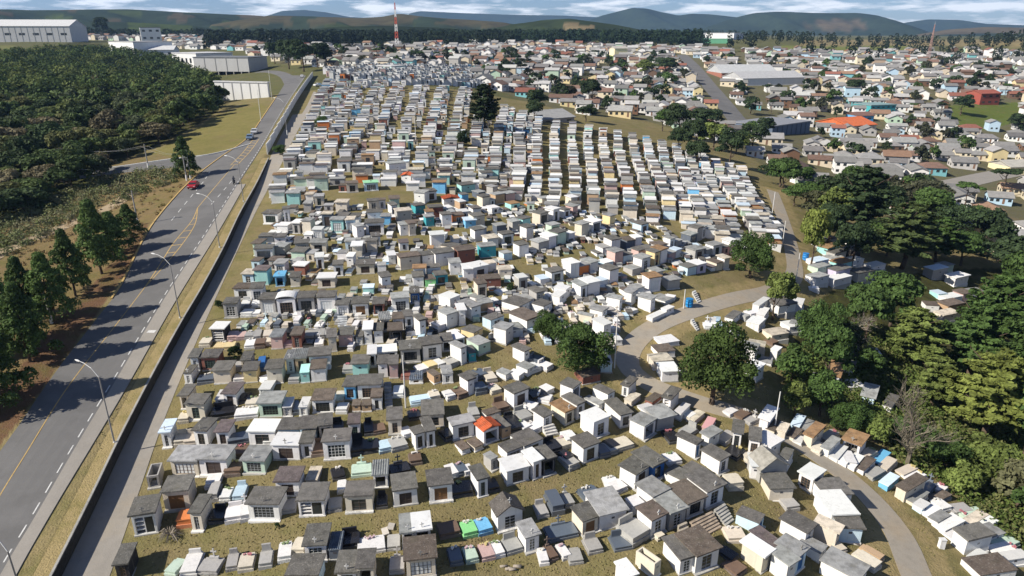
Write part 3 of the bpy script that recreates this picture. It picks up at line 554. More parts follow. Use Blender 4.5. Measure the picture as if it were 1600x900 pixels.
# scrub on the open ground: nobody could count it
def scrub(name, poly, n, cols, hs=(.6, 1.7), zf=zt, region=(-.75, -.3, 55, 210), leaf=.2, per=46):
    r_ = np.random.default_rng(len(name)); Vs = []; Qs = []; Cs = []; o = 0; k = 0
    while k < n:
        r = math.sqrt(r_.uniform(region[2] ** 2, region[3] ** 2)); t = r_.uniform(region[0], region[1]); x, y = r * math.sin(t), r * math.cos(t); z = float(zf(x, y)); u, v, d = project((x, y, z)); k += 1
        if not inpoly(np.array(u), np.array(v), poly): continue
        h = r_.uniform(*hs); e = r_.normal(0, 1, (per, 3)); e /= np.linalg.norm(e, axis=1)[:, None]; e[:, 2] = abs(e[:, 2])
        V, Q = leaf_quads(np.array((x, y, z)) + e * (h * .9, h * .9, h) * r_.uniform(.5, 1, (per, 1)), e, leaf, r_)
        Vs.append(V); Qs.append(Q + o); o += len(V); c = np.array(cols[r_.integers(len(cols))]) * r_.uniform(.8, 1.2); Cs.append(np.tile(c, (len(V), 1)))
    m = mesh(name, np.concatenate(Vs), np.concatenate(Qs), [M['leafa']], cols=np.concatenate(Cs)); return obj(name, m)
M['leafa'] = material('scrub_leaves', src='attr', noise=[(1.5, .6, .6, .42, .65)], rough=.85, spec=.1, transl=.2)
tag(scrub('scrub', [(-100,420),(0,340),(60,318),(165,278),(230,268),(298,266),(285,282),(200,312),(110,345),(30,395)], 3600, [(.16, .175, .08), (.20, .195, .11), (.13, .155, .06)], (.9, 2.2)), 'grey green scrub and bushes on the open ground left of the road', 'scrub', kind='stuff')
tag(scrub('dry_grass', [(-100,640),(-60,420),(30,392),(110,345),(200,312),(290,285),(232,350),(200,375),(140,430),(60,520)], 2600, [(.30, .22, .11), (.24, .17, .085), (.20, .17, .065)], (.25, .8), leaf=.13, per=26), 'tall dry brown grass around the bare earth track', 'dry grass', kind='stuff')
tag(scrub('undergrowth', [(1330,640),(1420,735),(1470,745),(1540,830),(1640,900),(1800,900),(1700,500),(1500,480),(1300,520),(1240,560),(1225,630)], 5200, [(.11, .155, .038), (.085, .12, .032), (.15, .16, .06)], (.6, 2.0), region=(.2, .8, 40, 130), per=60), 'tangled green undergrowth below the trees of the lower wood', 'undergrowth', kind='stuff')
# upper edge of the roadside wood, too far and dense to count
def mass(name, label, poly, r0, r1, t0, t1, n, cols, hgt):
    r_ = np.random.default_rng(12); Vs = []; Qs = []; Cs = []; o = 0; k = 0
    for _ in range(n * 6):
        r = math.sqrt(r_.uniform(r0 ** 2, r1 ** 2)); t = r_.uniform(t0, t1); x, y = r * math.sin(t), r * math.cos(t); z = float(zt(x, y)); u, v, d = project((x, y, z))
        if not inpoly(np.array(u), np.array(v), poly): continue
        h = r_.uniform(*hgt); m = 190; e = r_.normal(0, 1, (m, 3)); e /= np.linalg.norm(e, axis=1)[:, None]; e[:, 2] = np.where(e[:, 2] < -.3, -e[:, 2], e[:, 2])
        V, Q = leaf_quads(np.array((x, y, z + h * .5)) + e * (h * .55, h * .55, h * .5) * r_.uniform(.6, 1, (m, 1)), e, h * .062, r_); Vs.append(V); Qs.append(Q + o); o += len(V); Cs.append(np.tile(np.array(cols[r_.integers(len(cols))]) * r_.uniform(.8, 1.2), (len(V), 1))); k += 1
        if k >= n: break
    return tag(obj(name, mesh(name, np.concatenate(Vs), np.concatenate(Qs), [M['leafa']], cols=np.concatenate(Cs))), label, 'trees', kind='stuff')
mass('far_wood', 'dense dark wood climbing to the warehouses above the road', [(-200,125),(-100,100),(50,98),(100,82),(185,84),(230,95),(268,104),(300,125),(345,150),(330,190),(-200,190)], 330, 700, -.85, -.38, 520, FC[:4], (8, 12))
# ================================================================ TOMBS
# traced from enlarged tiles of the photograph; tile -> (origin x, origin y, enlargement)
TILE = {'P1': (160,750,6), 'P2': (427,750,6), 'P3': (694,750,6), 'P4': (961,750,6), 'P5': (1228,750,6), 'P6': (1333,750,6), 'Q1': (160,600,6), 'Q2': (427,600,6), 'Q3': (694,600,6), 'Q4': (961,600,6), 'Q5': (1228,600,6),
        'R1': (260,450,6), 'R2': (527,450,6), 'R3': (794,450,6), 'R4': (1061,450,6), 'M1': (400,225,4), 'M2': (800,225,4), 'M3': (1200,225,4), 'D4': (1200,450,4), 'G4': (800,675,4), 'H4': (1200,675,4), 'C4': (800,450,4)}
# 5 numbers: front foot left, front foot right, eave y.  7 numbers: back-left foot, front-left foot, front-right foot, eave y
CH = '''P1 310 530 525 495 335 w G s|P1 595 295 830 265 120 c G g|P1 850 480 950 475 310 c G a|P1 150 945 270 930 795 k G a|P1 435 80 545 62 -30 g K o
P2 -217 385 65 375 225 w G b|P2 40 165 250 150 20 w P d|P2 250 350 485 335 195 w G s|P2 685 305 935 290 160 c G d|P2 1135 255 1355 225 105 w G d|P2 1470 210 1680 190 50 w G g|P2 310 770 505 750 615 w G b
P2 530 755 640 745 660 d S n 2.6|P2 150 1050 430 1040 895 b G b|P2 615 1010 790 1000 865 w G b|P2 800 1010 950 1000 825 c G o|P2 1255 925 1525 905 740 c N c|P2 1215 650 1325 640 490 w L o|P2 1330 640 1480 625 470 w W o|P2 310 60 415 55 5 g Y n
P3 435 350 505 490 735 435 330 w ^ a|P3 680 545 765 690 890 655 540 w L a|P3 1185 400 1295 530 1445 480 385 c G g|P3 1455 482 1700 420 330 w L n 3.8
P4 180 430 330 545 485 490 380 w N a|P4 505 470 650 415 310 g L a 3.4|P4 665 370 820 305 215 c N b 3.2|P4 845 275 1000 205 105 w G a 3.2|P4 180 185 340 300 495 240 150 w L n|P4 90 250 165 330 265 290 250 w W n|P4 1115 430 1330 520 1420 460 410 b G B
P4 440 690 600 895 735 860 745 w G a|P4 745 885 955 805 705 w N a 3.2|P4 1170 730 1365 880 1450 830 710 c W n|P4 1460 780 1540 740 640 b P B 3|P4 175 800 360 930 430 900 790 c K n|P4 0 930 100 1075 190 1040 910 w W n
P5 -120 760 75 895 175 825 710 b L B|P5 -150 850 -10 980 60 920 790 w L n|P5 -60 480 165 640 235 560 490 w G n|P5 105 660 305 780 380 720 690 w L n|P5 250 540 450 650 495 600 490 c Y n|P5 480 570 690 610 425 b G n 2.4|P5 405 470 635 490 310 w W n 4|P5 350 280 585 300 130 w G n 3|P5 290 900 640 1080 790 1000 930 w L n|P5 -160 190 50 210 65 c G n 2.6
H4 185 325 268 385 240 w W b 2.6|H4 60 215 115 245 150 w G o 2.6
P6 1035 705 1255 690 545 w G n 1.8|P6 850 510 1025 460 455 w W n 1.6|P6 920 575 1050 540 540 w W n 1.6|P6 400 150 470 212 625 130 80 c N n|P6 255 80 315 110 430 60 45 s b n|P6 490 210 570 260 695 195 205 c L n|P6 570 280 635 325 700 290 265 b W n|P6 660 330 715 375 790 320 330 w W n|P6 720 380 780 440 860 380 385 w L n
P6 1100 470 1150 500 1350 465 450 w W n|P6 1280 600 1400 580 530 w L n 2|P6 1335 740 1390 810 1600 790 740 w W n|P6 1050 750 1180 830 1300 790 780 w W n|P6 1175 960 1500 960 870 w N n|P6 1040 430 1090 460 1250 400 410 c Y n|P6 700 190 750 230 900 185 200 g N n
Q5 5 500 65 545 140 480 500 c N n|Q5 75 560 140 585 165 540 550 w W n|Q5 175 570 230 610 330 520 490 c T n|Q5 45 420 115 450 190 370 400 b b n|Q5 115 470 165 500 270 420 450 w L n|Q5 325 650 390 695 490 610 610 w L n|Q5 410 710 475 745 575 660 695 w W n|Q5 522 610 672 700 500 w T o 3|Q5 490 750 560 790 620 720 740 w W n|Q5 565 790 635 825 730 750 775 w W n|Q5 650 820 720 860 835 790 800 w N n|Q5 800 730 865 765 980 700 735 B s n
Q4 120 465 265 535 390 470 400 w L o|Q4 565 610 745 705 805 680 565 w G B|Q4 805 735 965 855 1045 800 720 w G a|G4 660 310 765 365 865 310 265 w G d|G4 870 315 945 275 215 B G d 3.2|G4 945 300 1065 365 1130 320 310 w G n|G4 1030 270 1130 330 1225 280 290 w G n|Q4 442 245 512 275 115 w G s 3|Q4 60 105 115 130 0 w G a 2.6|Q4 548 320 602 345 255 w W n 3|Q4 812 440 850 455 400 p p n 3|Q4 805 580 870 610 985 560 500 w L n
Q4 1092 590 1162 612 440 w G b 2.8|Q4 1245 660 1338 690 510 w G b 3|Q4 1340 700 1395 722 600 w W s 2.6|Q4 1355 430 1420 450 1520 360 340 w W n|Q4 1440 470 1485 490 1580 420 440 c N n|Q4 1520 505 1585 525 1650 470 450 c Y n|Q4 1265 880 1330 895 760 w W n 2.4|Q4 1350 930 1590 910 790 g v n 2.6|Q4 390 440 545 400 330 g L n|Q4 290 300 395 270 270 w W n 2|Q4 45 415 150 390 295 w G d 4|Q4 80 190 150 215 250 150 170 c Y n|Q4 300 200 345 215 445 150 175 r N n|Q4 690 370 740 385 850 310 350 c Y n
Q3 555 160 655 235 795 180 95 w G d|Q3 140 50 225 110 290 90 -30 w G n|Q3 20 460 85 530 290 500 395 w L d|Q3 290 490 375 580 515 525 445 w R o|Q3 545 520 625 490 420 o G n 3.2|Q3 820 370 930 440 1020 415 310 w G a|Q3 1000 280 1130 390 1215 350 265 c T d|Q3 1100 230 1240 330 1320 300 200 w G a|Q3 1075 130 1200 180 1290 130 45 w G o|Q3 1260 420 1395 520 1550 470 365 w W a|Q3 1195 640 1300 750 1440 690 600 w G d|Q3 490 650 590 740 745 690 645 w G b|Q3 750 690 925 610 590 w G d 3
Q3 500 830 590 955 800 915 820 w W d|Q3 735 800 835 905 915 880 730 w W a|Q3 925 870 1040 830 720 k G o 2.6|Q3 360 760 440 820 500 800 715 g L a|Q3 245 930 322 1070 412 1050 895 w G a|Q3 10 790 65 890 135 860 850 w W n|Q3 160 800 200 870 260 850 830 w W n|Q3 885 60 965 110 1035 80 70 w W n|Q3 95 580 170 665 245 640 625 w N n|Q3 215 560 290 640 360 605 600 c N n|Q3 1310 160 1450 250 1500 220 200 w L n|Q3 1385 110 1530 200 1600 170 100 w G n|Q3 335 290 400 335 540 300 300 w N n
Q2 5 715 250 710 575 w W d|Q2 270 695 375 685 560 w G a|Q2 480 720 725 700 545 w G b|Q2 715 510 815 500 380 w P b|Q2 1085 475 1205 465 340 c G a|Q2 440 530 560 510 400 c G o|Q2 60 560 250 550 430 b G n|Q2 265 560 410 545 420 b G a|Q2 375 275 565 265 155 w N b|Q2 100 310 180 300 225 g W s|Q2 250 305 325 300 220 w W s|Q2 675 150 775 150 20 s G b|Q2 800 150 1015 145 10 w G b|Q2 930 245 1020 240 130 w N a|Q2 -120 320 85 305 185 n L b|Q2 745 262 805 258 205 o N n 1.6|Q2 835 265 920 258 205 o N n 1.6|Q2 580 190 655 185 160 y Y n|Q2 1290 560 1340 620 1425 600 470 w G d|Q2 1445 600 1520 585 445 w G a 3|Q2 1400 410 1600 400 295 c G d 3.6|Q2 945 980 1075 970 855 w C o
Q1 575 600 655 590 455 w b a|Q1 880 580 1000 580 435 w G d|Q1 1085 580 1195 570 450 w P d|Q1 805 340 970 330 195 c G a|Q1 745 240 820 235 110 c G o|Q1 1150 210 1265 205 90 w P d|Q1 1070 225 1150 215 150 w W n|Q1 665 870 910 860 720 c L c|Q1 930 860 1180 850 705 w L d|Q1 1385 585 1630 575 450 w W d|Q1 1330 840 1530 835 715 n L b|Q1 1475 110 1580 105 55 w W o
R1 550 285 675 275 155 g G b|R1 645 110 800 105 10 w N d|R1 805 130 915 120 10 w G b|R1 890 250 1030 245 110 g G c|R1 1050 265 1220 250 110 w D b|R1 1245 240 1395 230 95 g G b|R1 1425 235 1590 225 95 w G c|R1 435 500 555 495 385 k W s|R1 990 575 1095 570 460 p C n|R1 1185 570 1275 565 445 r N a|R1 1530 605 1600 595 465 c G n|R1 245 790 315 780 655 w G a|R1 345 780 500 765 660 r G b|R1 715 790 800 780 685 c G o|R1 1135 795 1205 790 665 w C a|R1 1220 795 1320 785 660 o C d|R1 1350 770 1540 750 645 w G c|R1 455 905 610 890 780 c G n|R1 735 895 855 880 780 y G n|R1 955 905 1095 890 760 c G n|R1 180 905 240 900 805 w G a|R1 1265 895 1345 885 800 t t n|R1 1365 885 1500 870 765 w N n
R2 0 275 110 270 160 w G c|R2 150 265 295 255 150 w G g|R2 345 255 440 250 150 r G o|R2 520 235 678 218 105 w L b|R2 690 150 770 145 50 B G b|R2 415 410 495 400 300 c C o|R2 530 400 625 395 290 w N a|R2 640 395 715 385 270 w G a|R2 710 415 780 470 840 460 310 w G n|R2 490 515 610 505 400 k N o|R2 260 530 330 525 390 w W n|R2 350 520 430 515 400 w G n|R2 180 540 245 535 460 g G s|R2 20 550 145 545 440 p G n|R2 300 740 355 735 620 w W o|R2 375 690 565 670 610 w W o|R2 390 840 475 835 710 w G n|R2 495 850 570 845 720 p G n|R2 150 830 290 825 710 t G n|R2 600 705 780 690 580 g G b|R2 810 680 980 650 545 w G a
R2 1060 660 1165 725 1215 700 570 w L n|R2 1240 700 1300 690 615 T G n|R2 1215 560 1325 640 1435 590 545 n L n|R2 1165 440 1280 490 1360 430 430 y G n|R2 935 345 1030 390 1140 355 260 w L n|R2 1145 355 1190 350 210 w W n|R2 1140 230 1260 305 1345 270 190 w L n|R2 1370 350 1440 400 1555 340 310 b G a|R2 1465 500 1580 540 1650 480 400 w L n|R2 985 600 1080 590 500 w G o|R2 1100 560 1195 530 490 w W o|R2 830 850 910 905 975 890 830 o N n|R2 990 900 1085 890 810 w L a|R2 680 900 800 895 860 w S a|R2 1135 900 1230 940 1330 890 860 w G n|R2 955 150 1060 200 1150 150 110 w W n|R2 1220 110 1330 150 1400 120 110 w L n|R2 890 700 950 750 1010 725 725 w W n|R2 1480 830 1580 870 1650 840 820 w L n
R3 -60 200 105 270 225 200 180 w G n|R3 40 310 175 420 265 350 310 w N n|R3 220 220 330 270 415 220 180 w G n|R3 40 650 150 715 200 690 595 w G n|R3 70 770 180 830 260 790 770 w L n|R3 645 300 780 350 800 330 270 c L n|R3 760 260 880 310 930 280 220 w L n|R3 800 420 890 500 945 470 350 w W n|R3 915 170 1040 215 1070 190 105 w L n|R3 1080 140 1150 165 1200 130 50 w L n|R3 1205 190 1330 230 1390 200 110 w L n|R3 1310 290 1350 325 1460 250 290 w W n|R3 1460 240 1480 262 1535 220 210 w W n|R3 -20 470 140 450 400 w L n|R3 -10 850 100 880 170 850 830 w W n|R3 870 790 970 800 700 b W n|R3 700 910 860 880 840 r N n|R3 1400 660 1560 650 600 w N n|R3 1440 560 1600 540 520 w W n|R3 1440 880 1590 880 780 w W n|R3 1360 770 1540 760 690 c Y n|R3 1010 540 1035 540 490 w W n|R3 1340 90 1470 160 80 w L n|R3 390 150 480 170 560 120 90 w W n|R3 430 60 540 100 580 60 20 w W n
R4 680 210 740 240 850 190 160 w W n|R4 415 410 535 470 560 430 430 w W n|R4 630 350 740 415 790 360 350 w W n|R4 880 270 1000 290 1090 230 200 w G n|R4 1040 200 1140 245 1185 200 170 w W n|R4 1030 400 1120 445 1150 420 360 w L n|R4 870 490 940 505 1060 460 470 c Y n|R4 560 630 700 690 740 650 580 w L n|R4 640 590 790 640 830 610 560 c Y n|R4 610 830 715 890 785 850 760 w W n|R4 740 700 860 740 900 700 715 w L n|R4 420 310 500 340 600 290 290 w G n|R4 720 310 790 330 870 280 260 w W n|R4 1090 320 1150 345 1200 310 290 w L n|R4 860 650 910 680 950 650 590 w W n
D4 455 545 520 560 640 485 485 w G n|D4 360 620 430 640 500 585 560 w T n|D4 265 655 330 670 385 630 610 w G a|D4 580 740 650 760 710 715 690 b L n|D4 705 780 760 800 830 760 740 w G a|D4 625 430 700 455 400 b W n|D4 980 140 1060 165 100 w N n|D4 1115 105 1205 105 70 w W n|D4 1115 170 1205 170 115 o N n|D4 1090 220 1190 220 175 c Y n|D4 1210 90 1265 90 40 p N n|D4 1250 65 1345 70 30 w L n|D4 1060 70 1110 75 40 t b n|D4 500 650 600 670 620 w W n
D4 5 110 60 185 130 170 130 w G n|D4 130 290 200 300 250 w W n|D4 20 340 120 350 300 c Y n|H4 480 215 545 235 180 w W n|H4 0 175 70 140 90 w W n 2.4
M3 290 780 370 785 745 w b n|M3 365 705 440 700 660 t T n|M3 390 750 465 755 725 w L n|M3 410 735 480 735 690 g G n|M3 510 720 570 725 670 k G n|M3 440 800 515 800 755 t T n|M3 305 825 385 825 785 n L n|M3 415 865 500 865 800 l G n|M3 290 895 370 895 850 w L n|M3 555 870 650 875 815 c G n|M3 640 810 725 810 775 w W n|M3 520 770 590 775 735 w W n|M3 330 665 420 660 620 g G n|M3 530 655 590 655 625 w W n|M3 670 860 740 865 820 w L n|M3 1020 850 1110 850 790 g b n|M3 1160 895 1240 890 840 w W n|M3 1090 810 1150 810 765 n L n|M3 405 905 510 905 860 w W n|M3 175 250 230 250 215 w W n|M3 250 255 310 255 215 w L n|M3 220 300 280 300 260 b L n
M1 50 500 140 500 435 w G b|M1 180 500 215 495 410 w G a|M1 20 620 110 615 580 d G n|M1 120 640 185 635 585 w G n|M1 0 745 110 735 660 w G o|M1 250 690 335 680 625 g G b|M1 345 685 440 680 620 c L d|M1 235 790 280 790 735 w L a|M1 380 785 425 780 710 w W d|M1 490 830 545 825 760 w G d|M1 630 815 740 810 755 c G d|M1 390 900 495 895 840 c W d|M1 125 895 180 890 830 s s o|M1 220 895 275 890 835 c G n|M1 730 645 780 640 580 w G d|M1 905 790 1030 770 715 c N n|M1 1045 770 1120 755 700 w G n|M1 1125 770 1240 750 690 w G n|M1 1265 755 1370 740 670 r N n|M1 1405 715 1500 705 645 T L n|M1 1155 660 1245 680 630 c G n|M1 635 600 680 590 520 w L n|M1 690 570 800 565 495 w G b|M1 905 575 955 570 510 w L n|M1 960 575 1000 570 500 c N n|M1 500 505 575 505 450 w G n|M1 590 505 645 505 455 w G n|M1 700 485 790 480 430 w G n|M1 885 490 975 480 425 g Y n|M1 850 445 885 440 385 w G d|M1 500 425 570 425 365 c Y n|M1 705 415 770 410 360 c G a|M1 370 390 425 385 330 c L a|M1 370 295 450 290 220 n G n|M1 570 305 640 300 250 c N d|M1 520 300 565 300 260 r N d|M1 680 295 765 290 245 b e b|M1 605 225 680 225 160 c G n|M1 610 160 680 155 110 c N n
M1 990 365 1055 375 300 w L n|M1 1065 355 1130 350 300 w G d|M1 1175 390 1270 385 345 w R n|M1 1085 465 1170 460 400 r G n|M1 1165 520 1225 515 445 w G n|M1 1235 500 1300 495 450 O N a|M1 1310 530 1375 525 480 s b n|M1 1360 520 1430 510 455 c G n|M1 1065 520 1115 515 460 T L n|M1 1000 450 1060 440 390 T G n|M1 910 245 970 250 195 w R n|M1 980 270 1060 270 205 w L n|M1 835 200 940 190 125 w L n|M1 1150 220 1225 215 165 p N n|M1 1285 310 1370 300 260 t G n|M1 1410 240 1480 240 180 w G a|M1 790 905 845 895 835 w G n|M1 985 900 1050 895 835 w G n|M1 1060 900 1125 895 850 e N n|M1 1120 880 1200 870 825 T G d|M1 1395 905 1530 895 850 r N n|M1 1300 860 1360 855 785 w W n|M1 1360 855 1450 830 780 w W d|M1 1520 840 1600 835 790 c Y n|M1 1215 820 1280 815 745 w L n|M1 830 755 875 750 700 w W n|M1 570 770 610 770 705 w W n|M1 1120 600 1180 605 570 w W n'''
# graves: foot x y, head x y, width (m, half scale), colour, head (c cross, s stone, n none, f flowers), height
GR = '''P1 640 900 740 775 .75 n n|P1 810 910 885 700 1.0 w s|P1 985 890 1045 780 1.3 g c|P1 1215 850 1240 700 .65 g s|P1 1345 860 1375 710 .9 c n|P1 1530 830 1550 680 .75 g s|P1 1040 210 1080 60 .65 g n .6|P1 1150 210 1190 100 .7 w n|P1 1280 205 1320 70 .8 b s|P1 1240 400 1260 270 1.2 w s .4|P1 1345 390 1345 250 .6 w c .5|P1 1070 410 1110 310 1.0 k s|P1 770 450 800 350 .9 O n .7
P2 110 770 125 610 .8 w n .4|P2 230 700 260 620 .8 c n|P2 720 640 720 530 1.3 k s|P2 925 690 915 545 1.8 w f|P2 1130 660 1130 540 .8 g n|P2 1160 880 1165 740 .9 g c|P2 1020 270 1020 150 .7 k s|P2 645 125 645 30 .6 w n|P2 150 310 165 220 .9 g n|P2 580 300 585 190 .9 g n
P3 250 540 200 410 1.0 e f .35|P3 390 515 330 385 1.0 s f .35|P3 120 800 80 650 .8 d f|P3 265 780 225 660 .8 n f|P3 420 755 365 610 .85 p n|P3 515 730 455 590 .8 w f|P3 665 690 600 560 1.1 g s|P3 940 800 920 725 .55 w n|P3 1030 760 1000 710 .55 N c|P3 1150 745 1110 680 .55 w n|P3 1240 790 1200 660 .9 g n|P3 1420 690 1370 590 1.0 g s|P3 1120 560 1060 430 2.2 d c|P3 930 355 890 250 .8 g s|P3 1070 330 990 150 .9 d n .8|P3 1180 260 1120 140 .7 g c|P3 1400 190 1330 110 1.4 d f|P3 170 160 140 30 1.6 k n|P3 60 540 20 420 1.4 N n|P3 470 110 430 20 .8 k n|P3 1580 90 1560 40 1.0 w f
P4 240 590 80 450 1.7 g s .8|P4 80 660 20 540 1.3 d s|P4 60 120 10 70 1.1 w n|P4 430 560 395 525 .6 c n|P4 1140 590 1080 460 1.3 c f|P4 1120 760 1020 680 .8 k n|P4 1180 890 1100 820 1.1 N n|P4 1130 100 1080 20 1.2 c n .7
P5 850 850 640 700 .95 c n .4|P5 890 770 700 640 .6 o n .35|P5 520 690 470 640 .8 c n|P5 60 290 0 210 1.1 g c
P6 640 130 710 60 1.0 d c|P6 870 300 790 235 1.0 w f|P6 1060 300 900 290 1.0 g n|P6 1180 350 1000 345 1.0 n n|P6 780 120 830 90 .8 w f|P6 1320 640 1480 600 1.1 n n|P6 1290 690 1500 680 1.1 w f
Q5 690 700 840 650 .8 c n|Q5 900 810 1000 740 .8 c n|Q5 770 880 890 840 .8 g n|Q5 340 540 460 490 .8 g n|Q5 270 650 330 590 .8 c n|Q5 1120 900 1300 870 .9 w f|Q5 1060 850 1190 820 .8 c n
Q4 90 620 0 520 1.8 c n|Q4 560 760 490 670 1.2 w f|Q4 640 480 730 420 1.0 g s|Q4 990 560 1090 470 .9 g n|Q4 1080 690 1160 620 1.2 k f|Q4 1040 290 1120 250 .8 w n|Q4 1150 330 1240 280 .9 N n|Q4 1230 370 1310 340 .8 g c|Q4 560 560 480 450 1.0 k n|Q4 660 330 720 290 .8 w n|Q4 0 620 -60 560 .9 k n|Q4 1290 760 1230 660 1.0 c n
Q3 680 470 590 300 1.0 k s|Q3 780 450 690 380 .9 w f|Q3 780 360 690 260 1.2 g s|Q3 870 460 790 390 1.0 w n|Q3 900 160 830 60 1.5 k n|Q3 1200 560 1130 460 1.0 w n|Q3 1050 650 970 540 1.1 k s|Q3 1150 610 1070 510 .9 c n|Q3 1220 800 1110 690 1.0 g f|Q3 1510 690 1440 590 .9 d n|Q3 1580 660 1510 560 .8 g n|Q3 290 330 260 230 .8 g s|Q3 560 260 500 180 1.1 N s|Q3 70 150 20 90 .8 w n|Q3 180 130 100 50 1.0 N f|Q3 350 100 310 20 1.0 d n .6|Q3 1180 730 1080 650 .8 k n|Q3 860 240 780 210 1.0 w f|Q3 1000 170 930 150 1.0 w s|Q3 60 530 0 460 .9 k n|Q3 180 860 130 770 .7 d n|Q3 490 90 440 30 1.0 c n
Q2 800 665 775 540 1.3 k s|Q2 920 650 905 535 1.3 k f|Q2 1070 640 1035 545 1.2 b n|Q2 1190 625 1140 520 1.3 g f|Q2 900 485 890 360 .7 k s|Q2 1390 200 1370 130 1.8 b n|Q2 1520 160 1500 100 .9 c n|Q2 430 680 440 560 1.1 N s|Q2 600 460 600 400 1 k s|Q2 1270 500 1240 450 .8 w n|Q2 1170 130 1180 30 .9 w n|Q2 220 290 210 180 .5 d n|Q2 640 280 650 250 .9 w n|Q2 1000 470 980 400 1.0 N n|Q2 1330 340 1320 300 1.0 k f|Q2 620 900 610 860 .9 k f|Q2 830 870 830 830 1.5 n c|Q2 1200 860 1180 800 1.5 k c|Q2 1340 760 1330 710 .9 N n
Q1 1350 330 1370 235 1.9 w f|Q1 1140 330 1150 240 2.0 k s|Q1 760 370 790 290 .8 c f|Q1 740 585 760 510 1.0 c s|Q1 825 585 850 510 .9 c s|Q1 1290 575 1290 480 1.8 d n|Q1 1280 700 1300 610 1.4 N n|Q1 1070 870 1060 900 1 w n|Q1 1400 230 1420 170 1.0 c f|Q1 1340 180 1350 100 .9 k n|Q1 1220 870 1270 740 1.2 N f|Q1 1560 580 1570 530 .8 w f
R1 500 590 540 520 1.2 y n|R1 590 590 610 520 1.0 y n|R1 620 495 640 420 .9 p n|R1 700 490 710 420 .9 p n|R1 775 485 800 430 .8 g n|R1 850 490 870 400 .7 g c|R1 780 575 800 490 .9 w f|R1 880 570 900 500 .9 N n .5|R1 950 490 960 410 .8 c c|R1 740 190 760 130 .9 w s|R1 840 185 850 130 .8 w n|R1 750 275 790 215 1.2 w n|R1 840 270 860 215 .8 w n|R1 1340 490 1360 410 1.0 g c|R1 1440 480 1450 390 .9 g c|R1 1330 560 1350 500 .9 k n|R1 1430 560 1440 490 .8 w c|R1 1140 560 1160 500 .8 p n|R1 360 560 400 480 1.0 c f|R1 370 900 390 830 1.4 d n|R1 680 890 700 820 .9 w f|R1 680 780 690 700 .9 g n|R1 900 780 910 690 .6 B n .8|R1 1195 895 1220 820 .9 g n|R1 900 890 940 870 1.0 w n|R1 960 540 970 500 .7 c n|R1 1500 470 1520 400 .9 g c
R2 720 480 690 420 1.0 w n|R2 820 790 760 730 1.0 w n|R2 900 760 840 700 1.0 y n|R2 1100 740 1020 680 1.0 g f|R2 900 360 870 330 .8 N n|R2 980 400 900 350 1.0 w n .6|R2 480 700 500 660 .8 k n|R2 640 860 650 810 .8 r n|R2 1360 850 1290 780 1.1 d f|R2 1450 890 1400 800 1.0 c s|R2 880 130 850 90 .9 g n|R2 980 120 940 80 .9 g n|R2 1480 150 1430 100 .9 w f|R2 1560 60 1500 20 1.2 w n|R2 100 800 110 740 .9 g n|R2 1040 440 1100 420 .7 w n
R3 260 790 200 740 1.2 w n|R3 390 770 300 720 1.0 w s|R3 230 700 210 660 .9 d n|R3 330 700 260 680 .9 d s|R3 960 330 920 300 .9 c n|R3 960 240 930 200 .9 g n|R3 1180 240 1120 200 1.1 w f|R3 1050 300 1030 270 .8 c c|R3 960 250 1000 230 1.0 g n|R3 1560 110 1500 90 .8 w n
R4 280 390 260 340 1.0 w c|R4 360 370 350 320 1.0 b s|R4 700 280 640 230 1.0 w n|R4 640 310 580 270 1.0 g n|R4 900 560 850 520 1.0 N n|R4 1300 40 1230 10 1.0 w n|R4 330 390 310 340 .9 w s'''
PAL = {'w': (.70,.69,.67), 'c': (.60,.54,.44), 'g': (.36,.35,.33), 'p': (.50,.35,.32), 'b': (.50,.64,.72), 'B': (.03,.13,.36), 't': (.33,.60,.57), 'T': (.05,.30,.34), 'n': (.46,.58,.47), 'e': (.22,.56,.22), 'o': (.42,.29,.18), 'O': (.58,.19,.06), 'r': (.22,.09,.065), 'y': (.68,.55,.30), 'l': (.52,.48,.60), 'k': (.022,.022,.025), 's': (.17,.45,.70), 'd': (.10,.12,.15), 'N': (.15,.10,.07)}
NAMEC = {'w': 'white', 'c': 'cream', 'g': 'grey', 'p': 'pink', 'b': 'pale blue', 'B': 'deep blue', 't': 'mint', 'T': 'teal', 'n': 'pale green', 'e': 'bright green', 'o': 'tan', 'O': 'orange', 'r': 'brick red', 'y': 'yellow', 'l': 'lilac', 'k': 'black', 's': 'sky blue', 'd': 'slate', 'N': 'brown'}
RC = {'G': (.128,.122,.110), 'L': (.30,.305,.295), 'W': (.62,.62,.60), 'C': (.28,.29,.29), 'R': (.52,.12,.045), 'N': (.128,.102,.082), 'P': (.135,.11,.108), 'K': (.12,.11,.1), 'b': (.52,.62,.70), 'S': (.13,.16,.20), 'T': (.30,.18,.09), 'Y': (.56,.50,.40), '^': (.11,.10,.09), 'v': (.34,.32,.28), 'D': (.68,.68,.66), 'p': (.55,.30,.30), 't': (.35,.62,.58), 's': (.12,.35,.55), 'e': (.25,.5,.3)}
RN = {'G': 'dark weathered slab roof', 'L': 'light grey slab roof', 'W': 'white slab roof', 'C': 'corrugated grey roof', 'R': 'orange tiled roof', 'N': 'brown stained roof', 'P': 'purple brown roof', 'K': 'no roof', 'b': 'pale blue roof', 'S': 'slate blue roof', 'T': 'rusty brown roof', 'Y': 'cream slab roof', '^': 'dark gabled roof', 'v': 'stone gabled roof', 'D': 'white domed roof', 'p': 'pink lid', 't': 'teal lid', 's': 'blue lid', 'e': 'green roof'}
DN = {'a': 'narrow glazed door', 'b': 'barred window front', 'c': 'curtained front', 'd': 'dark double door', 'g': 'brown wooden door', 'o': 'open dark front', 's': 'shelved niches', 'B': 'blue door'}
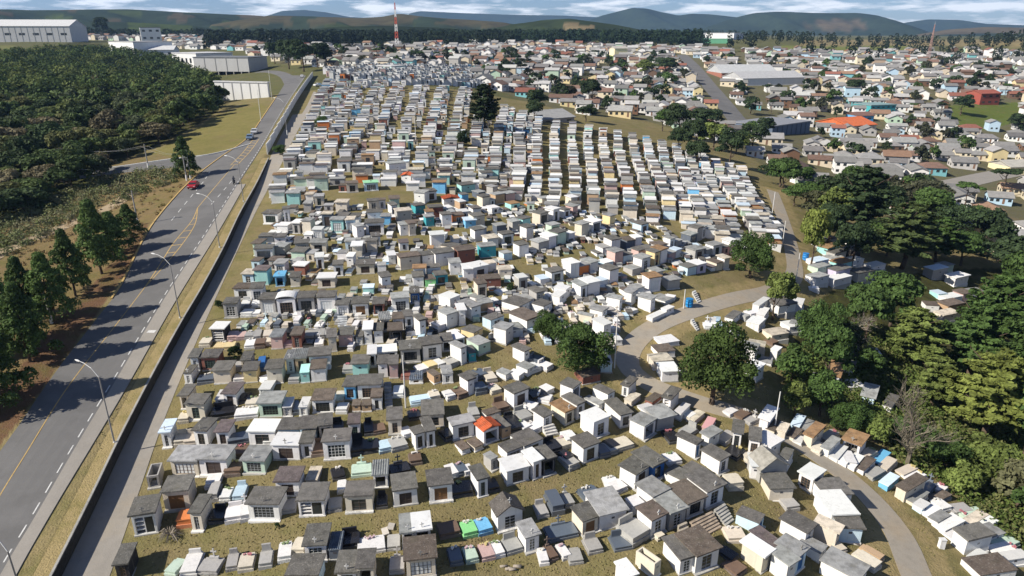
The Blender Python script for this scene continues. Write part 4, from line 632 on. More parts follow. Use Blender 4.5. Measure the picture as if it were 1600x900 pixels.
def cross(b, x, y, z, s): b.box(x - .05 * s, x + .05 * s, y - .04 * s, y + .04 * s, z, z + .75 * s); b.box(x - .24 * s, x - .05 * s, y - .04 * s, y + .04 * s, z + .42 * s, z + .52 * s); b.box(x + .05 * s, x + .24 * s, y - .04 * s, y + .04 * s, z + .42 * s, z + .52 * s)
TOMBS = []      # every traced or filled tomb, for neighbours and labels
def frame_from(A, Bp=None, back=None, depth=None):
    A = np.array(A[:2]); Bp = np.array(Bp[:2]); f = Bp - A; wd = np.linalg.norm(f)
    if back is None: th_ = math.atan2(f[1], f[0]); dp = depth
    else:
        s = np.array(back[:2]) - A; dp = np.linalg.norm(s); a1 = math.atan2(f[1], f[0]); a2 = math.atan2(s[1], s[0]) - math.pi / 2
        dd = (a2 - a1 + math.pi) % (2 * math.pi) - math.pi; th_ = a1 + dd * dp / (dp + wd)
    return th_, wd, dp
def chapel(A, th_, wd, dp, h, wc, rc, dr, traced=True):
    """A = front-left foot; local x along the front, y into the tomb"""
    wd = min(max(wd, .9), 6); dp = min(max(dp, 1.0), 6); h = min(max(h, .35), 4.6)
    c, s = math.cos(th_), math.sin(th_); cx, cy = A[0] + c * wd / 2 - s * dp / 2, A[1] + s * wd / 2 + c * dp / 2
    cor = [(A[0] + c * u - s * v, A[1] + s * u + c * v) for u in (0, wd) for v in (0, dp)]; z = max(float(zt(*q)) for q in cor); zf = float(zt(A[0] + c * wd / 2, A[1] + s * wd / 2)); zlow = min(float(zt(*q)) for q in cor) - z - .3
    z = max(zf, z - .5); zlow = min(zlow, -.5)
    low = h < 1.55; nm = 'burial_chapel' if dr != 'n' else ('raised_tomb' if low else 'tomb_house')
    o = empty(nm, (cx, cy, z), th_); W, D = wd / 2, dp / 2; col = jit(PAL[wc], .93, 1.05, .82); rcol = jit(RC[rc], .8, 1.2)
    tmat = M['wall']
    b = MB(); b.box(-W - .08, W + .08, -D - (.3 if dr != 'n' and random.random() < .5 else .1), D + .05, zlow, .12); b.build('plinth', M['roof' if random.random() < .5 else 'wall'], o, (.42, .41, .38) if random.random() < .6 else (.66, .65, .62))
    t = .14; b = MB(); ow = 0
    if dr == 'n':
        b.box(-W, W, -D, D, .12, h)
        if rc == 'K': b = MB(); b.box(-W, W, -D, -D + t, .12, h); b.box(-W, W, D - t, D, .12, h); b.box(-W, -W + t, -D + t, D - t, .12, h); b.box(W - t, W, -D + t, D - t, .12, h)
    else:
        wide = {'a': .42, 'b': .66, 'c': .7, 'd': .52, 'g': .6, 'o': .74, 's': .86, 'B': .5}[dr] * random.uniform(.92, 1.06); ow = min(W - .18, wd * wide / 2); oh = h * (.84 if dr in 'os' else .78); sill = .3 if dr in 'bc' and h > 1.8 else .16
        b.box(-W, W, D - t, D, .12, h); b.box(-W, -W + t, -D + t, D - t, .12, h); b.box(W - t, W, -D + t, D - t, .12, h)
        b.box(-W, -ow, -D, -D + t, .12, h); b.box(ow, W, -D, -D + t, .12, h); b.box(-ow, ow, -D, -D + t, oh, h); b.box(-ow, ow, -D, -D + t, .12, sill)
    b.build('wall', tmat, o, col)
    # roof
    ov = .06 if low else random.uniform(.12, .24); th2 = .09 if low else random.uniform(.10, .17); b = MB(); fall = 0 if low else random.uniform(-.02, .10)
    if rc in '^v':
        rh = wd * .36; e = .2
        for sg in (-1, 1):
            b.hexa([(sg * (W + e), -D - e, h - .12), (sg * (W + e), D + e, h - .12), (0, D + e, h + rh - .1), (0, -D - e, h + rh - .1)][::sg], [(sg * (W + e), -D - e, h), (sg * (W + e), D + e, h), (0, D + e, h + rh + .04), (0, -D - e, h + rh + .04)][::sg])
        gb = MB(); gb.add([(-W, -D + .02, h), (W, -D + .02, h), (0, -D + .02, h + rh - .12), (-W, D - .02, h), (W, D - .02, h), (0, D - .02, h + rh - .12)], [(0, 1, 2), (5, 4, 3)]); gb.build('gable', tmat, o, col)
    elif rc == 'R':
        for sg in (-1, 1):
            b.hexa([(0, -D - .2, h + .35), (sg * (W + .2), -D - .2, h), (sg * (W + .2), D + .2, h), (0, D + .2, h + .35)][::sg], [(0, -D - .2, h + .47), (sg * (W + .2), -D - .2, h + .12), (sg * (W + .2), D + .2, h + .12), (0, D + .2, h + .47)][::sg])
            for q in range(9):
                y = -D - .2 + (q + .5) * (dp + .4) / 9
                b.hexa([(0, y - .07, h + .471), (sg * (W + .2), y - .07, h + .121), (sg * (W + .2), y + .07, h + .121), (0, y + .07, h + .471)][::sg], [(0, y - .04, h + .53), (sg * (W + .2), y - .04, h + .18), (sg * (W + .2), y + .04, h + .18), (0, y + .04, h + .53)][::sg])
        b.box(-.05, .05, -D - .2, D + .2, h + .48, h + .56)
    elif rc == 'D':
        n = 10; e = .18
        for q in range(n):
            a0, a1 = math.pi * q / n, math.pi * (q + 1) / n; p = [(-math.cos(a) * (W + e), h + math.sin(a) * .45) for a in (a0, a1)]
            b.hexa([(p[0][0], -D - e, p[0][1] - .06), (p[1][0], -D - e, p[1][1] - .06), (p[1][0], D + e, p[1][1] - .06), (p[0][0], D + e, p[0][1] - .06)], [(p[0][0], -D - e, p[0][1] + .03), (p[1][0], -D - e, p[1][1] + .03), (p[1][0], D + e, p[1][1] + .03), (p[0][0], D + e, p[0][1] + .03)])
    elif rc == 'K': pass
    else:
        x0, x1, y0, y1 = -W - ov, W + ov, -D - ov * 1.3, D + ov
        b.hexa([(x0, y0, h), (x1, y0, h), (x1, y1, h + fall), (x0, y1, h + fall)], [(x0, y0, h + th2), (x1, y0, h + th2), (x1, y1, h + th2 + fall), (x0, y1, h + th2 + fall)])
        if rc in 'CS':
            n = max(6, int((x1 - x0) / .22))
            for q in range(n):
                x = x0 + (q + .5) * (x1 - x0) / n; b.hexa([(x - .06, y0, h + th2 - .01), (x + .06, y0, h + th2 - .01), (x + .06, y1, h + th2 + fall - .01), (x - .06, y1, h + th2 + fall - .01)], [(x - .03, y0, h + th2 + .05), (x + .03, y0, h + th2 + .05), (x + .03, y1, h + th2 + fall + .05), (x - .03, y1, h + th2 + fall + .05)])
        elif not low and random.random() < .35:
            b.box(x0, x1, y0, y0 + .1, h + th2 + max(0, 0), h + th2 + .06)
    if b.v: b.build('roof', M['wall' if rc in 'WbtspeD' else 'roof'], o, rcol)
    # door and front
    if dr != 'n':
        d = empty('door', (0, -D + .05, 0)); d.parent = o; fc = {'g': (.20, .11, .05), 'B': (.05, .2, .45), 'd': (.10, .08, .07)}.get(dr, random.choice([(.68, .68, .66), (.68, .68, .66), (.3, .31, .32), (.05, .05, .05), (.14, .09, .06), (.08, .12, .1)]))
        f = .05; b = MB(); b.box(-ow, -ow + f, 0, .06, sill, oh); b.box(ow - f, ow, 0, .06, sill, oh); b.box(-ow + f, ow - f, 0, .06, oh - f, oh); b.box(-ow + f, ow - f, 0, .06, sill, sill + f)
        if dr == 's':
            b.build('frame', M['metal'], d, (.75, .74, .71)); b = MB()
            xm = 0 if wd > 1.8 else ow - f; b.box(xm - .05, xm + .05, .01, .3, sill + f, oh - f)
            for q in range(1, 4): zz = sill + (oh - sill) * q / 4; b.box(-ow + f, xm - .05, .02, 1.2, zz - .05, zz + .05)
            b.build('shelf', M['wall'], o, (.76, .74, .70)).location = (0, -D + .05, 0)
            if xm < ow - f - .2: b = MB(); b.box(xm + .06, ow - f, .02, .035, sill + f, oh - f); b.build('pane', M['glass'], d)
        elif dr == 'o':
            if random.random() < .45:
                b.build('frame', M['metal'], d, (.2, .2, .2)); b = MB()
                n = max(3, int(ow * 2 / .3))
                for q in range(1, n): x = -ow + q * 2 * ow / n; b.box(x - .012, x + .012, .02, .045, sill + f, oh - f)
                b.build('grille', M['metal'], d, (.12, .12, .12))
            else: b.build('frame', M['metal'], d, (.3, .3, .3))
        else:
            b.build('frame', M['metal'], d, fc)
            b = MB(); b.box(-ow + f, ow - f, .028, .04, sill + f, oh - f)
            pm, pc = {'g': ('metal', (.19, .10, .045)), 'B': ('metal', (.04, .14, .34)), 'c': ('wall', (.62, .63, .62)), 'd': (random.choice(['glass', 'metal']), (.055, .04, .035))}.get(dr, ('glass', None))
            b.build('curtain' if dr == 'c' else 'pane', M[pm], d, pc)
            b = MB(); nx = 2 if dr in 'adgB' else max(3, int(ow * 2 / .34)); nz = 4 if dr in 'ab' else 3
            for q in range(1, nx): x = -ow + q * 2 * ow / nx; b.box(x - .022, x + .022, .002, .026, sill + f, oh - f)
            for q in range(1, nz): zz = sill + (oh - sill) * q / nz; b.box(-ow + f, ow - f, .006, .022, zz - .016, zz + .016)
            b.build('grille', M['metal'], d, fc)
    elif traced and h > .8:
        b = MB(); b.box(-.16, .16, -D - .015, -D - .002, h * .6, h * .6 + .22); b.build('plaque', M['gloss'], o, (.08, .08, .09) if random.random() < .6 else (.3, .3, .3))
    if traced and dr != 'n' and random.random() < .3 and rc not in 'RDK':
        b = MB(); zz = h + .1 + (wd * .36 if rc in '^v' else .02); cross(b, 0, -D + .12, zz, .8); b.build('cross', M['stone'], o, random.choice([(.6, .59, .56), (.25, .24, .22)]))
    TOMBS.append(dict(o=o, p=(cx, cy), kind=nm, wc=wc, rc=rc, dr=dr, h=h, w=wd, traced=traced))
    return o
def parse(txt):
    for e in txt.replace('\n', '|').split('|'):
        q = e.split()
        if q: yield q
for q in parse(CH):
    ox, oy, k = TILE[q[0]]; nums = []; i = 1
    while True:
        try: nums.append(float(q[i])); i += 1
        except ValueError: break
    wc, rc, dr = q[i:i + 3]; dep = float(q[i + 3]) if len(q) > i + 3 else None
    pt = lambda a, b: g(ox + a / k, oy + b / k)
    if len(nums) == 5: A, Bp, back = pt(*nums[:2]), pt(*nums[2:4]), None
    else: back, A, Bp = pt(*nums[:2]), pt(*nums[2:4]), pt(*nums[4:6])
    h = height_at(A, oy + nums[-1] / k)
    if dep is None: dep = random.uniform(2.1, 2.5) if h > 1.6 else 2.3
    else: dep *= .88
    th_, wd, dp = frame_from(A, Bp, back, dep)
    chapel(A, th_, wd, dp, h, wc, rc, dr)
GRAVES = []
def grave(p, th_, wd, ln, h, cc, hd):
    """p = centre; local y towards the head"""
    W, L = wd / 2, ln / 2; c, s = math.cos(th_), math.sin(th_); z = float(zt(*p)); zs = [float(zt(p[0] + c * a - s * q, p[1] + s * a + c * q)) for a in (-W, W) for q in (-L, L)]
    o = empty('grave', (p[0], p[1], z), th_); z0 = min(zs) - z - .2; zb = max(zs) - z
    col = jit(PAL[cc], .88, 1.08); mt = M['gloss' if cc in 'kd' else 'stone']; zb = max(.0, min(zb, .28)); h += zb
    b = MB(); b.box(-W - .1, W + .1, -L - .1, L + .1, z0, max(.12, h * .4)); b.build('base', M['roof'] if random.random() < .6 else mt, o, [q * .8 + .06 for q in col])
    b = MB(); b.box(-W, W, -L, L, max(.12, h * .4), h - .05); e = .05; b.box(-W - e, W + e, -L - e, L - .3, h - .05, h + .04); b.build('slab', mt, o, col)
    if hd == 's': b = MB(); b.box(-W * .8, W * .8, L - .26, L - .08, h - .04, h + random.uniform(.45, .8)); b.box(-W * .9, W * .9, L - .3, L - .04, h - .05, h + .08); b.build('headstone', mt, o, [q * .9 for q in col])
    if hd == 'c': b = MB(); b.box(-W * .5, W * .5, L - .28, L - .06, h - .04, h + .25); cross(b, 0, L - .17, h + .25, 1.15); b.build('cross', mt, o, [min(.75, q * 1.1 + .05) for q in col])
    if hd == 'f' or (hd == 'n' and random.random() < .25):
        b = MB()
        for q in range(7):
            x, y = random.uniform(-W * .6, W * .6), L - random.uniform(.2, .5); r = random.uniform(.07, .14); b.tube((x, y, h + .02), (x, y, h + .1 + r), r * .5, r, 5)
        b.build('flowers', M['stone'], o, random.choice([(.66, .63, .58), (.42, .16, .18), (.55, .46, .2), (.62, .6, .55), (.5, .36, .38), (.2, .26, .12)]))
    GRAVES.append(dict(o=o, p=p, kind='grave', cc=cc, hd=hd, w=wd, h=h)); return o
for q in parse(GR):
    ox, oy, k = TILE[q[0]]; x1, y1, x2, y2 = map(float, q[1:5]); A = g(ox + x1 / k, oy + y1 / k); Bp = g(ox + x2 / k, oy + y2 / k); d = Bp[:2] - A[:2]; ln = min(3.0, max(1.7, np.linalg.norm(d))); th_ = math.atan2(d[1], d[0]) - math.pi / 2
    u = d / np.linalg.norm(d); p = A[:2] + u * ln / 2
    grave((p[0], p[1]), th_, min(3.6, float(q[5]) * 1.3), ln, (float(q[8]) if len(q) > 8 else random.uniform(.2, .38)) * 1.05, q[6], q[7])
# ---------------------------------------------------------------- rows and columns further up the hill
def free(p, r, lst):
    return all((p[0] - t['p'][0]) ** 2 + (p[1] - t['p'][1]) ** 2 > r * r for t in lst)
near_grid = {}
def occ(p, r):
    k = (int(p[0] // 4), int(p[1] // 4))
    return any((p[0] - q[0]) ** 2 + (p[1] - q[1]) ** 2 < (r + q[2]) ** 2 for dx in (-1, 0, 1) for dy in (-1, 0, 1) for q in near_grid.get((k[0] + dx, k[1] + dy), ()))
def mark(p, r): near_grid.setdefault((int(p[0] // 4), int(p[1] // 4)), []).append((p[0], p[1], r))
for t in TOMBS: mark(t['p'], max(.9, t['w'] * .55))
for t in GRAVES: mark(t['p'], max(.7, t['w'] * .45))
PATHP = [(q, 2.6) for q in PC]
def on_path(p): return min((p[0] - q[0]) ** 2 + (p[1] - q[1]) ** 2 for q, _ in PATHP) < 10
BANDS = np.concatenate([smooth([g(*p)[:2] for p in q], 90) for q in ([(480,304),(560,302),(660,293)], [(505,387),(600,381),(690,368),(800,350),(875,322),(938,278)], [(535,437),(640,426),(720,410),(800,393),(862,372),(950,342),(1010,318)], [(380,455),(470,454),(560,452)], [(700,455),(800,430),(900,398),(985,368)])])
def banded(p): return ((BANDS - (p[0], p[1])) ** 2).sum(1).min() < 1.35 ** 2
WCH = ['w'] * 24 + ['c'] * 6 + ['g'] * 6 + ['b'] * 3 + ['p'] * 2 + ['n'] * 2 + ['t', 'y', 'l', 'o', 's', 'r', 'O', 'd', 'c', 'w']
RCH = ['G'] * 6 + ['L'] * 12 + ['W'] * 13 + ['N'] * 2 + ['Y'] * 3 + ['G', 'L', 'b', 'C', 'T', 'P'] + ['L', 'W', 'G', 'N'] * 2
FILL = []
ROWS = [[(372,446),(560,444),(700,428),(800,405),(870,385),(960,352)],[(385,422),(560,420),(700,410)],[(395,400),(540,398),(690,386),(800,366),(900,336)],[(402,380),(500,378),(620,372)],[(408,357),(520,354),(640,350),(760,336),(850,320)],[(415,337),(480,332),(600,326),(720,316),(790,302)],[(540,462),(640,456),(740,448),(830,431),(930,402),(1010,388)],[(620,480),(720,472),(800,456),(880,438),(960,416),(1040,395)],[(800,486),(880,466),(960,442),(1060,402)],[(760,470),(830,452),(900,430)],[(700,500),(780,482)],[(600,345),(700,335),(800,315)],[(620,440),(720,432),(800,418)],[(860,372),(930,352),(985,330)],[(1000,402),(1060,388),(1100,372)],[(440,408),(520,408),(600,404)],[(560,388),(660,378),(760,362)],[(700,400),(800,382),(880,360)],[(1015,442),(1060,434),(1100,426),(1140,420)],[(1000,420),(1050,412),(1110,402),(1150,396)],[(960,470),(1010,458),(1050,452)],[(900,470),(950,455),(990,444)],[(430,430),(560,430),(690,420)],[(420,366),(540,364),(650,358)],[(640,462),(740,456),(820,444)],[(740,372),(820,352),(900,322)],[(760,440),(840,420),(920,392)],[(880,405),(960,378),(1010,362)]]
for rw_ in ROWS:
    C = smooth([g(*p)[:2] for p in rw_], 400); s = np.concatenate([[0], np.cumsum(np.linalg.norm(np.diff(C, axis=0), axis=1))]); u = random.uniform(0, 2)
    while u < s[-1]:
        p = np.array([np.interp(u, s, C[:, 0]), np.interp(u, s, C[:, 1])]); t = np.array([np.interp(u + .5, s, C[:, 0]), np.interp(u + .5, s, C[:, 1])]) - p; an = math.atan2(t[1], t[0]) if np.linalg.norm(t) > .01 else 0
        k = random.random(); k = .3 if k < (.42 if project((p[0], p[1], float(zt(*p))))[0] < 740 else .8) else .8; wd = random.uniform(1.2, 2.4) if k < .62 else random.uniform(.6, 1.1)
        an = an * (.95 if an < .9 else .65) - .03 + random.uniform(-.05, .05); cpos = p + np.array((math.cos(an), math.sin(an))) * wd / 2 + np.array((-math.sin(an), math.cos(an))) * 1.4
        if not occ(cpos, wd * .55) and not on_path(cpos) and not banded(cpos):
            mark(cpos, wd * .55); FILL.append(dict(A=p, an=an, wd=wd, dp=random.uniform(1.7, 2.5), h=random.uniform(1.0, 2.6) if k < .62 else 0, k=k, d=math.hypot(*p)))
        u += wd + random.choice([.25, .5, .9, 1.6])
LOOSE = [(330,520),(400,335),(620,335),(860,325),(1000,345),(1130,400),(1000,470),(960,600),(800,560),(560,560)]
for _ in range(4200):
    t = random.uniform(-.5, .45); r = random.uniform(85, 175); p = np.array((r * math.sin(t), r * math.cos(t))); u, v, d = project((p[0], p[1], float(zt(*p))))
    if inpoly(np.array(u), np.array(v), LOOSE) and wall_side(*p) < -7 and not on_path(p) and not occ(p, .5) and not banded(p):
        mark(p, .5); FILL.append(dict(A=p, an=random.uniform(-.06, .25 if u > 700 else .06), wd=random.uniform(.55, 1.0), dp=random.uniform(1.3, 1.9), h=0, k=.8, d=math.hypot(*p)))
COLS = [((425,322),(520,130)),((455,322),(545,130)),((487,296),(570,130)),((520,294),(600,132)),((560,290),(630,134)),((600,292),(665,138)),((640,300),(700,140)),((680,303),(735,143)),((718,305),(768,158)),((755,310),(800,172)),((790,328),(835,182)),((820,338),(862,188)),((850,335),(890,193)),((885,330),(915,198)),((915,338),(940,203)),((945,335),(962,208)),((975,348),(985,213)),((1010,352),(1008,218)),((1038,348),(1030,223)),((1068,368),(1052,228)),((1095,374),(1075,233)),((1122,398),(1095,238)),((1150,408),(1115,248)),((1178,380),(1135,258)),((1203,392),(1155,264)),((1226,412),(1175,274))]
for (b0, t0) in COLS:
    C = smooth([g(b0[0] + (t0[0] - b0[0]) * f + (16 * math.sin(2.8 * f + b0[0] * .002) - 4) * (1 if b0[0] > 780 else .6), b0[1] + (t0[1] - b0[1]) * f ** .8)[:2] for f in np.linspace(0, 1, 7)], 500); s = np.concatenate([[0], np.cumsum(np.linalg.norm(np.diff(C, axis=0), axis=1))]); u = random.uniform(0, 2)
    while u < s[-1]:
        p = np.array([np.interp(u, s, C[:, 0]), np.interp(u, s, C[:, 1])]); q = np.array([np.interp(u + 1, s, C[:, 0]), np.interp(u + 1, s, C[:, 1])]); t = q - p if np.linalg.norm(q - p) > .05 else np.array((0, 1.)); an = math.atan2(t[1], t[0]) - math.pi / 2 + random.uniform(-.06, .06)
        lf = b0[0] < 800; wd = random.uniform(2.3, 3.4) if lf else random.uniform(2.0, 2.8); dp = random.uniform(1.4, 2.3); A = p - np.array((math.cos(an), math.sin(an))) * (wd / 2 + random.uniform(-.55, .55) * (1 if lf else .5)); cpos = p + t / np.linalg.norm(t) * dp / 2
        if not occ(cpos, 1.0) and not on_path(cpos) and random.random() < (.86 if lf else .93):
            mark(cpos, .75); FILL.append(dict(A=A, an=an, wd=wd, dp=dp, h=random.uniform(1.2, 2.6), k=.3, d=math.hypot(*p), colm=1))
        if lf and random.random() < .5:
            sd_ = np.array((math.cos(an), math.sin(an))) * random.uniform(2.6, 3.4); cp2 = cpos + sd_
            if not occ(cp2, .7): mark(cp2, .6); w2 = random.uniform(1.1, 1.8); FILL.append(dict(A=A + sd_ + np.array((math.cos(an), math.sin(an))) * (wd - w2) / 2, an=an, wd=w2, dp=random.uniform(1.5, 2.2), h=random.uniform(.7, 2.4), k=.3, d=math.hypot(*p), colm=1))
        u += dp + random.choice([.2, .3, .5, 1.1, 1.1, 3.2 if random.random() < .25 else .4])
for y0, y1, xs in ((112, 107, (505, 735)), (116, 111, (505, 745)), (120, 116, (510, 755)), (124, 121, (515, 765)), (128, 127, (525, 775)), (133, 134, (540, 785)), (138, 142, (560, 790))):   # tall pale tombs on the crest
    A0, A1 = g(xs[0], y0)[:2], g(xs[1], y1)[:2]; L = np.linalg.norm(A1 - A0); u = 0
    while u < L:
        p = A0 + (A1 - A0) * u / L; wd = random.uniform(1.4, 2.6)
        if not occ(p, .9): mark(p, .9); FILL.append(dict(A=p, an=random.uniform(-.1, .1), wd=wd, dp=2.6, h=random.uniform(2.2, 3.6), k=.3, d=math.hypot(*p), colm=1, white=1))
        u += wd + random.uniform(.1, .8)
FILL.sort(key=lambda f: f['d'])
nt = {k: sum(t['kind'] == k for t in TOMBS) for k in ('burial_chapel', 'tomb_house', 'raised_tomb')}; ng = len(GRAVES); lim = 300; rest = MB()
for f in FILL:
    if f['k'] >= .62:
        if ng < lim:
            an = f['an']; p = f['A'] + np.array((math.cos(an), math.sin(an))) * f['wd'] / 2 + np.array((-math.sin(an), math.cos(an))) * 1.2
            grave((p[0], p[1]), an, f['wd'], random.uniform(1.5, 2.1), random.uniform(.22, .5), random.choice('wwwgccgdkpbn'), random.choice('snncf')); ng += 1
            continue
        f['h'] = random.uniform(.25, .6)
    wc = 'w' if f.get('white') and random.random() < .7 else random.choice(WCH); rc = random.choice(RCH); dr = 'n'
    if not f.get('colm') and random.random() < .45 and f['h'] > 1.7: dr = random.choice('abdocadb')
    kd = 'burial_chapel' if dr != 'n' else ('raised_tomb' if f['h'] < 1.55 else 'tomb_house')
    if nt[kd] < lim: nt[kd] += 1; chapel(f['A'], f['an'], f['wd'], f['dp'], f['h'], wc, rc, dr, traced=False)
    else:
        c, s = math.cos(f['an']), math.sin(f['an']); A = f['A']; wd, dp, h = f['wd'], f['dp'], f['h']
        T = lambda u, v: (A[0] + c * u - s * v, A[1] + s * u + c * v)
        z = float(zt(*T(wd / 2, dp / 2))); cc = jit(PAL[wc], .9, 1.05, .8); rr_ = jit(RC[rc], .85, 1.15)
        q4 = [T(0, 0), T(wd, 0), T(wd, dp), T(0, dp)]; rest.hexa([(*v, z - .5) for v in q4], [(*v, z + h) for v in q4], cc)
        e = .12; q4 = [T(-e, -e), T(wd + e, -e), T(wd + e, dp + e), T(-e, dp + e)]; rest.hexa([(*v, z + h + .002) for v in q4], [(*v, z + h + .12) for v in q4], rr_)
        if random.random() < .35: q4 = [T(wd * .35, -.04), T(wd * .65, -.04), T(wd * .65, -.005), T(wd * .35, -.005)]; rest.hexa([(*v, z + .2) for v in q4], [(*v, z + h * .75) for v in q4], (.04, .04, .045))
tag(rest.build('distant_tombs', M['tiny']), 'dense mass of small pale tombs covering the upper hillside', 'tombs', kind='stuff')
# ---------------------------------------------------------------- labels of tombs
LANDM = [((757,208), 'the tall lone pine'), ((903,582), 'the dense round tree'), ((1112,632), 'the large spreading tree'), ((183,708), 'the retaining wall lamp'), ((756,690), 'the orange roofed chapel'), ((1105,822), 'the broad brown steps'), ((1420,860), 'the lower path curve'), ((1172,434), 'the tree ending the columns'), ((1416,728), 'the dead tree'), ((985,560), 'the path bend'), ((734,835), 'the green and blue slabs'), ((340,530), 'the black shelved tomb'), ((300,560), 'the cemetery lane'), ((505,222), 'the red parked car')]
LP_ = [(g(*p)[:2], n) for p, n in LANDM]
def desc(t):
    if t['kind'] == 'grave': return NAMEC[t['cc']] + ' grave'
    return NAMEC[t['wc']] + {'burial_chapel': ' chapel', 'tomb_house': ' tomb', 'raised_tomb': ' low tomb'}[t['kind']]
ALLT = TOMBS + GRAVES; AP = np.array([t['p'] for t in ALLT])
seen = {}
for i, t in enumerate(ALLT):
    if t['kind'] == 'grave': base = NAMEC[t['cc']] + ' stone grave' + {'s': ' with headstone', 'c': ' with cross', 'f': ' with flowers', 'n': ''}[t['hd']]; cat = 'grave'; grp = 'graves of the cemetery'
    elif t['kind'] == 'burial_chapel': base = f"{NAMEC[t['wc']]} chapel, {RN[t['rc']]}, {DN[t['dr']]}"; cat = 'tomb'; grp = 'burial chapels of the cemetery'
    elif t['kind'] == 'tomb_house': base = f"{NAMEC[t['wc']]} closed tomb, {RN[t['rc']]}"; cat = 'tomb'; grp = 'closed masonry tombs of the cemetery'
    else: base = f"{NAMEC[t['wc']]} low tomb, {RN[t['rc']]}"; cat = 'tomb'; grp = 'low raised tombs of the cemetery'
    d2 = ((AP - AP[i]) ** 2).sum(1); nb = np.argsort(d2)[1:3]; n1, n2 = desc(ALLT[nb[0]]), desc(ALLT[nb[1]])
    tail = f" beside {n1} and {n2}" if n1 != n2 else f" beside two {n1}s"
    lab = base + tail
    pl = min(LP_, key=lambda q: np.hypot(*(q[0] - AP[i])))
    if lab in seen or t.get('traced'):
        if np.hypot(*(pl[0] - AP[i])) < 14: lab = base + f" beside {n1}, near {pl[1]}"
    if len(lab.split()) > 16: lab = base + f" beside {n1}"
    seen.setdefault(lab, 0); seen[lab] += 1; tag(t['o'], lab, cat, grp)
# ================================================================ TOWN
def house_proto(w_, d, h, rh, hip=False):
    W, D = w_ / 2, d / 2; b = MB(); b.box(-W, W, -D, D, -2.5, h)
    if not hip: b.add([(-W, -D, h), (-W, D, h), (-W, 0, h + rh), (W, -D, h), (W, D, h), (W, 0, h + rh)], [(0, 1, 2), (5, 4, 3)])
    wm = b.mesh('wall', M['house']); e = .55; b = MB(); k = rh / D; z0 = h - e * k
    hx = (W + e - D * .8) if hip else (W + e)
    for sg in (-1, 1):
        lo = [(-W - e, sg * (D + e), z0), (W + e, sg * (D + e), z0), (hx, 0, h + rh), (-hx, 0, h + rh)][::-sg]
        b.hexa(lo, [(x, y, z + .16) for x, y, z in lo])
        if hip:
            lo = [(sg * (W + e), -D - e, z0), (sg * (W + e), D + e, z0), (sg * hx, 0, h + rh), (sg * hx, .0, h + rh)]; b.add([(x, y, z + .17) for x, y, z in lo[:3]], [(0, 1, 2)])
    rm = b.mesh('roof', M['tile']); return wm, rm, w_, d, h, rh
HP = [house_proto(9, 7, 3.0, 1.7), house_proto(11, 8, 3.1, 1.9), house_proto(8, 7, 5.6, 1.6), house_proto(10, 8, 3.0, 1.6, True), house_proto(12, 7, 2.9, 1.3), house_proto(7.5, 6, 2.9, 1.5)]
wb = MB(); wb.box(-.65, .65, -.04, .05, 0, 1.15); WINM = wb.mesh('window', M['glass']); wb = MB(); wb.box(-.45, .45, -.05, .05, 0, 2.1); DOORM = wb.mesh('door', M['metal'])
HWC = [('white', (.70, .69, .66))] * 6 + [('cream', (.62, .54, .40))] * 4 + [('pale blue', (.42, .56, .66)), ('pale green', (.42, .55, .42)), ('tan', (.46, .35, .25)), ('white', (.70, .69, .66)), ('white', (.66, .65, .62)), ('grey', (.42, .41, .39)), ('grey', (.36, .35, .33)), ('yellow', (.60, .50, .28)), ('brown wooden', (.16, .09, .055)), ('brown wooden', (.13, .08, .055)), ('turquoise', (.18, .42, .44)), ('white', (.70, .69, .66))]
HRC = [('grey', (.22, .215, .205))] * 9 + [('pale grey', (.36, .355, .34))] * 4 + [('dark grey', (.15, .145, .14))] * 4 + [('brown tiled', (.16, .10, .075))] * 3 + [('red tiled', (.24, .10, .07))] + [('rust stained', (.24, .15, .10))]
HOUSES = []
def house(p, an, k, wc, rc, name=None, scale=1.0, label=None):
    wm, rm, w_, d, h, rh = HP[k]; o = empty('house', (p[0], p[1], float(zt(p[0], p[1])) + .3), an); o.scale = (scale,) * 3
    obj('wall', wm, o, jit(wc[1], .9, 1.1, .8)); obj('roof', rm, o, jit(rc[1], .75, 1.25))
    n = 3 if w_ > 8.5 else 2; dpos = random.randrange(n + 1)
    for i in range(n + 1):
        x = -w_ / 2 + (i + .5) * w_ / (n + 1)
        if i == dpos: obj('door', DOORM, o, (.2, .12, .08), (x, -d / 2 - .01, .05))
        else:
            obj('window', WINM, o, None, (x, -d / 2 - .01, 1.0))
            if h > 5: obj('window', WINM, o, None, (x, -d / 2 - .01, 3.7))
    for y in (-d * .22, d * .22): obj('window', WINM, o, None, (-w_ / 2 - .01, y, 1.0), math.pi / 2)
    HOUSES.append(dict(o=o, p=p, wc=wc[0], rc=rc[0], two=h > 5, label=label)); return o
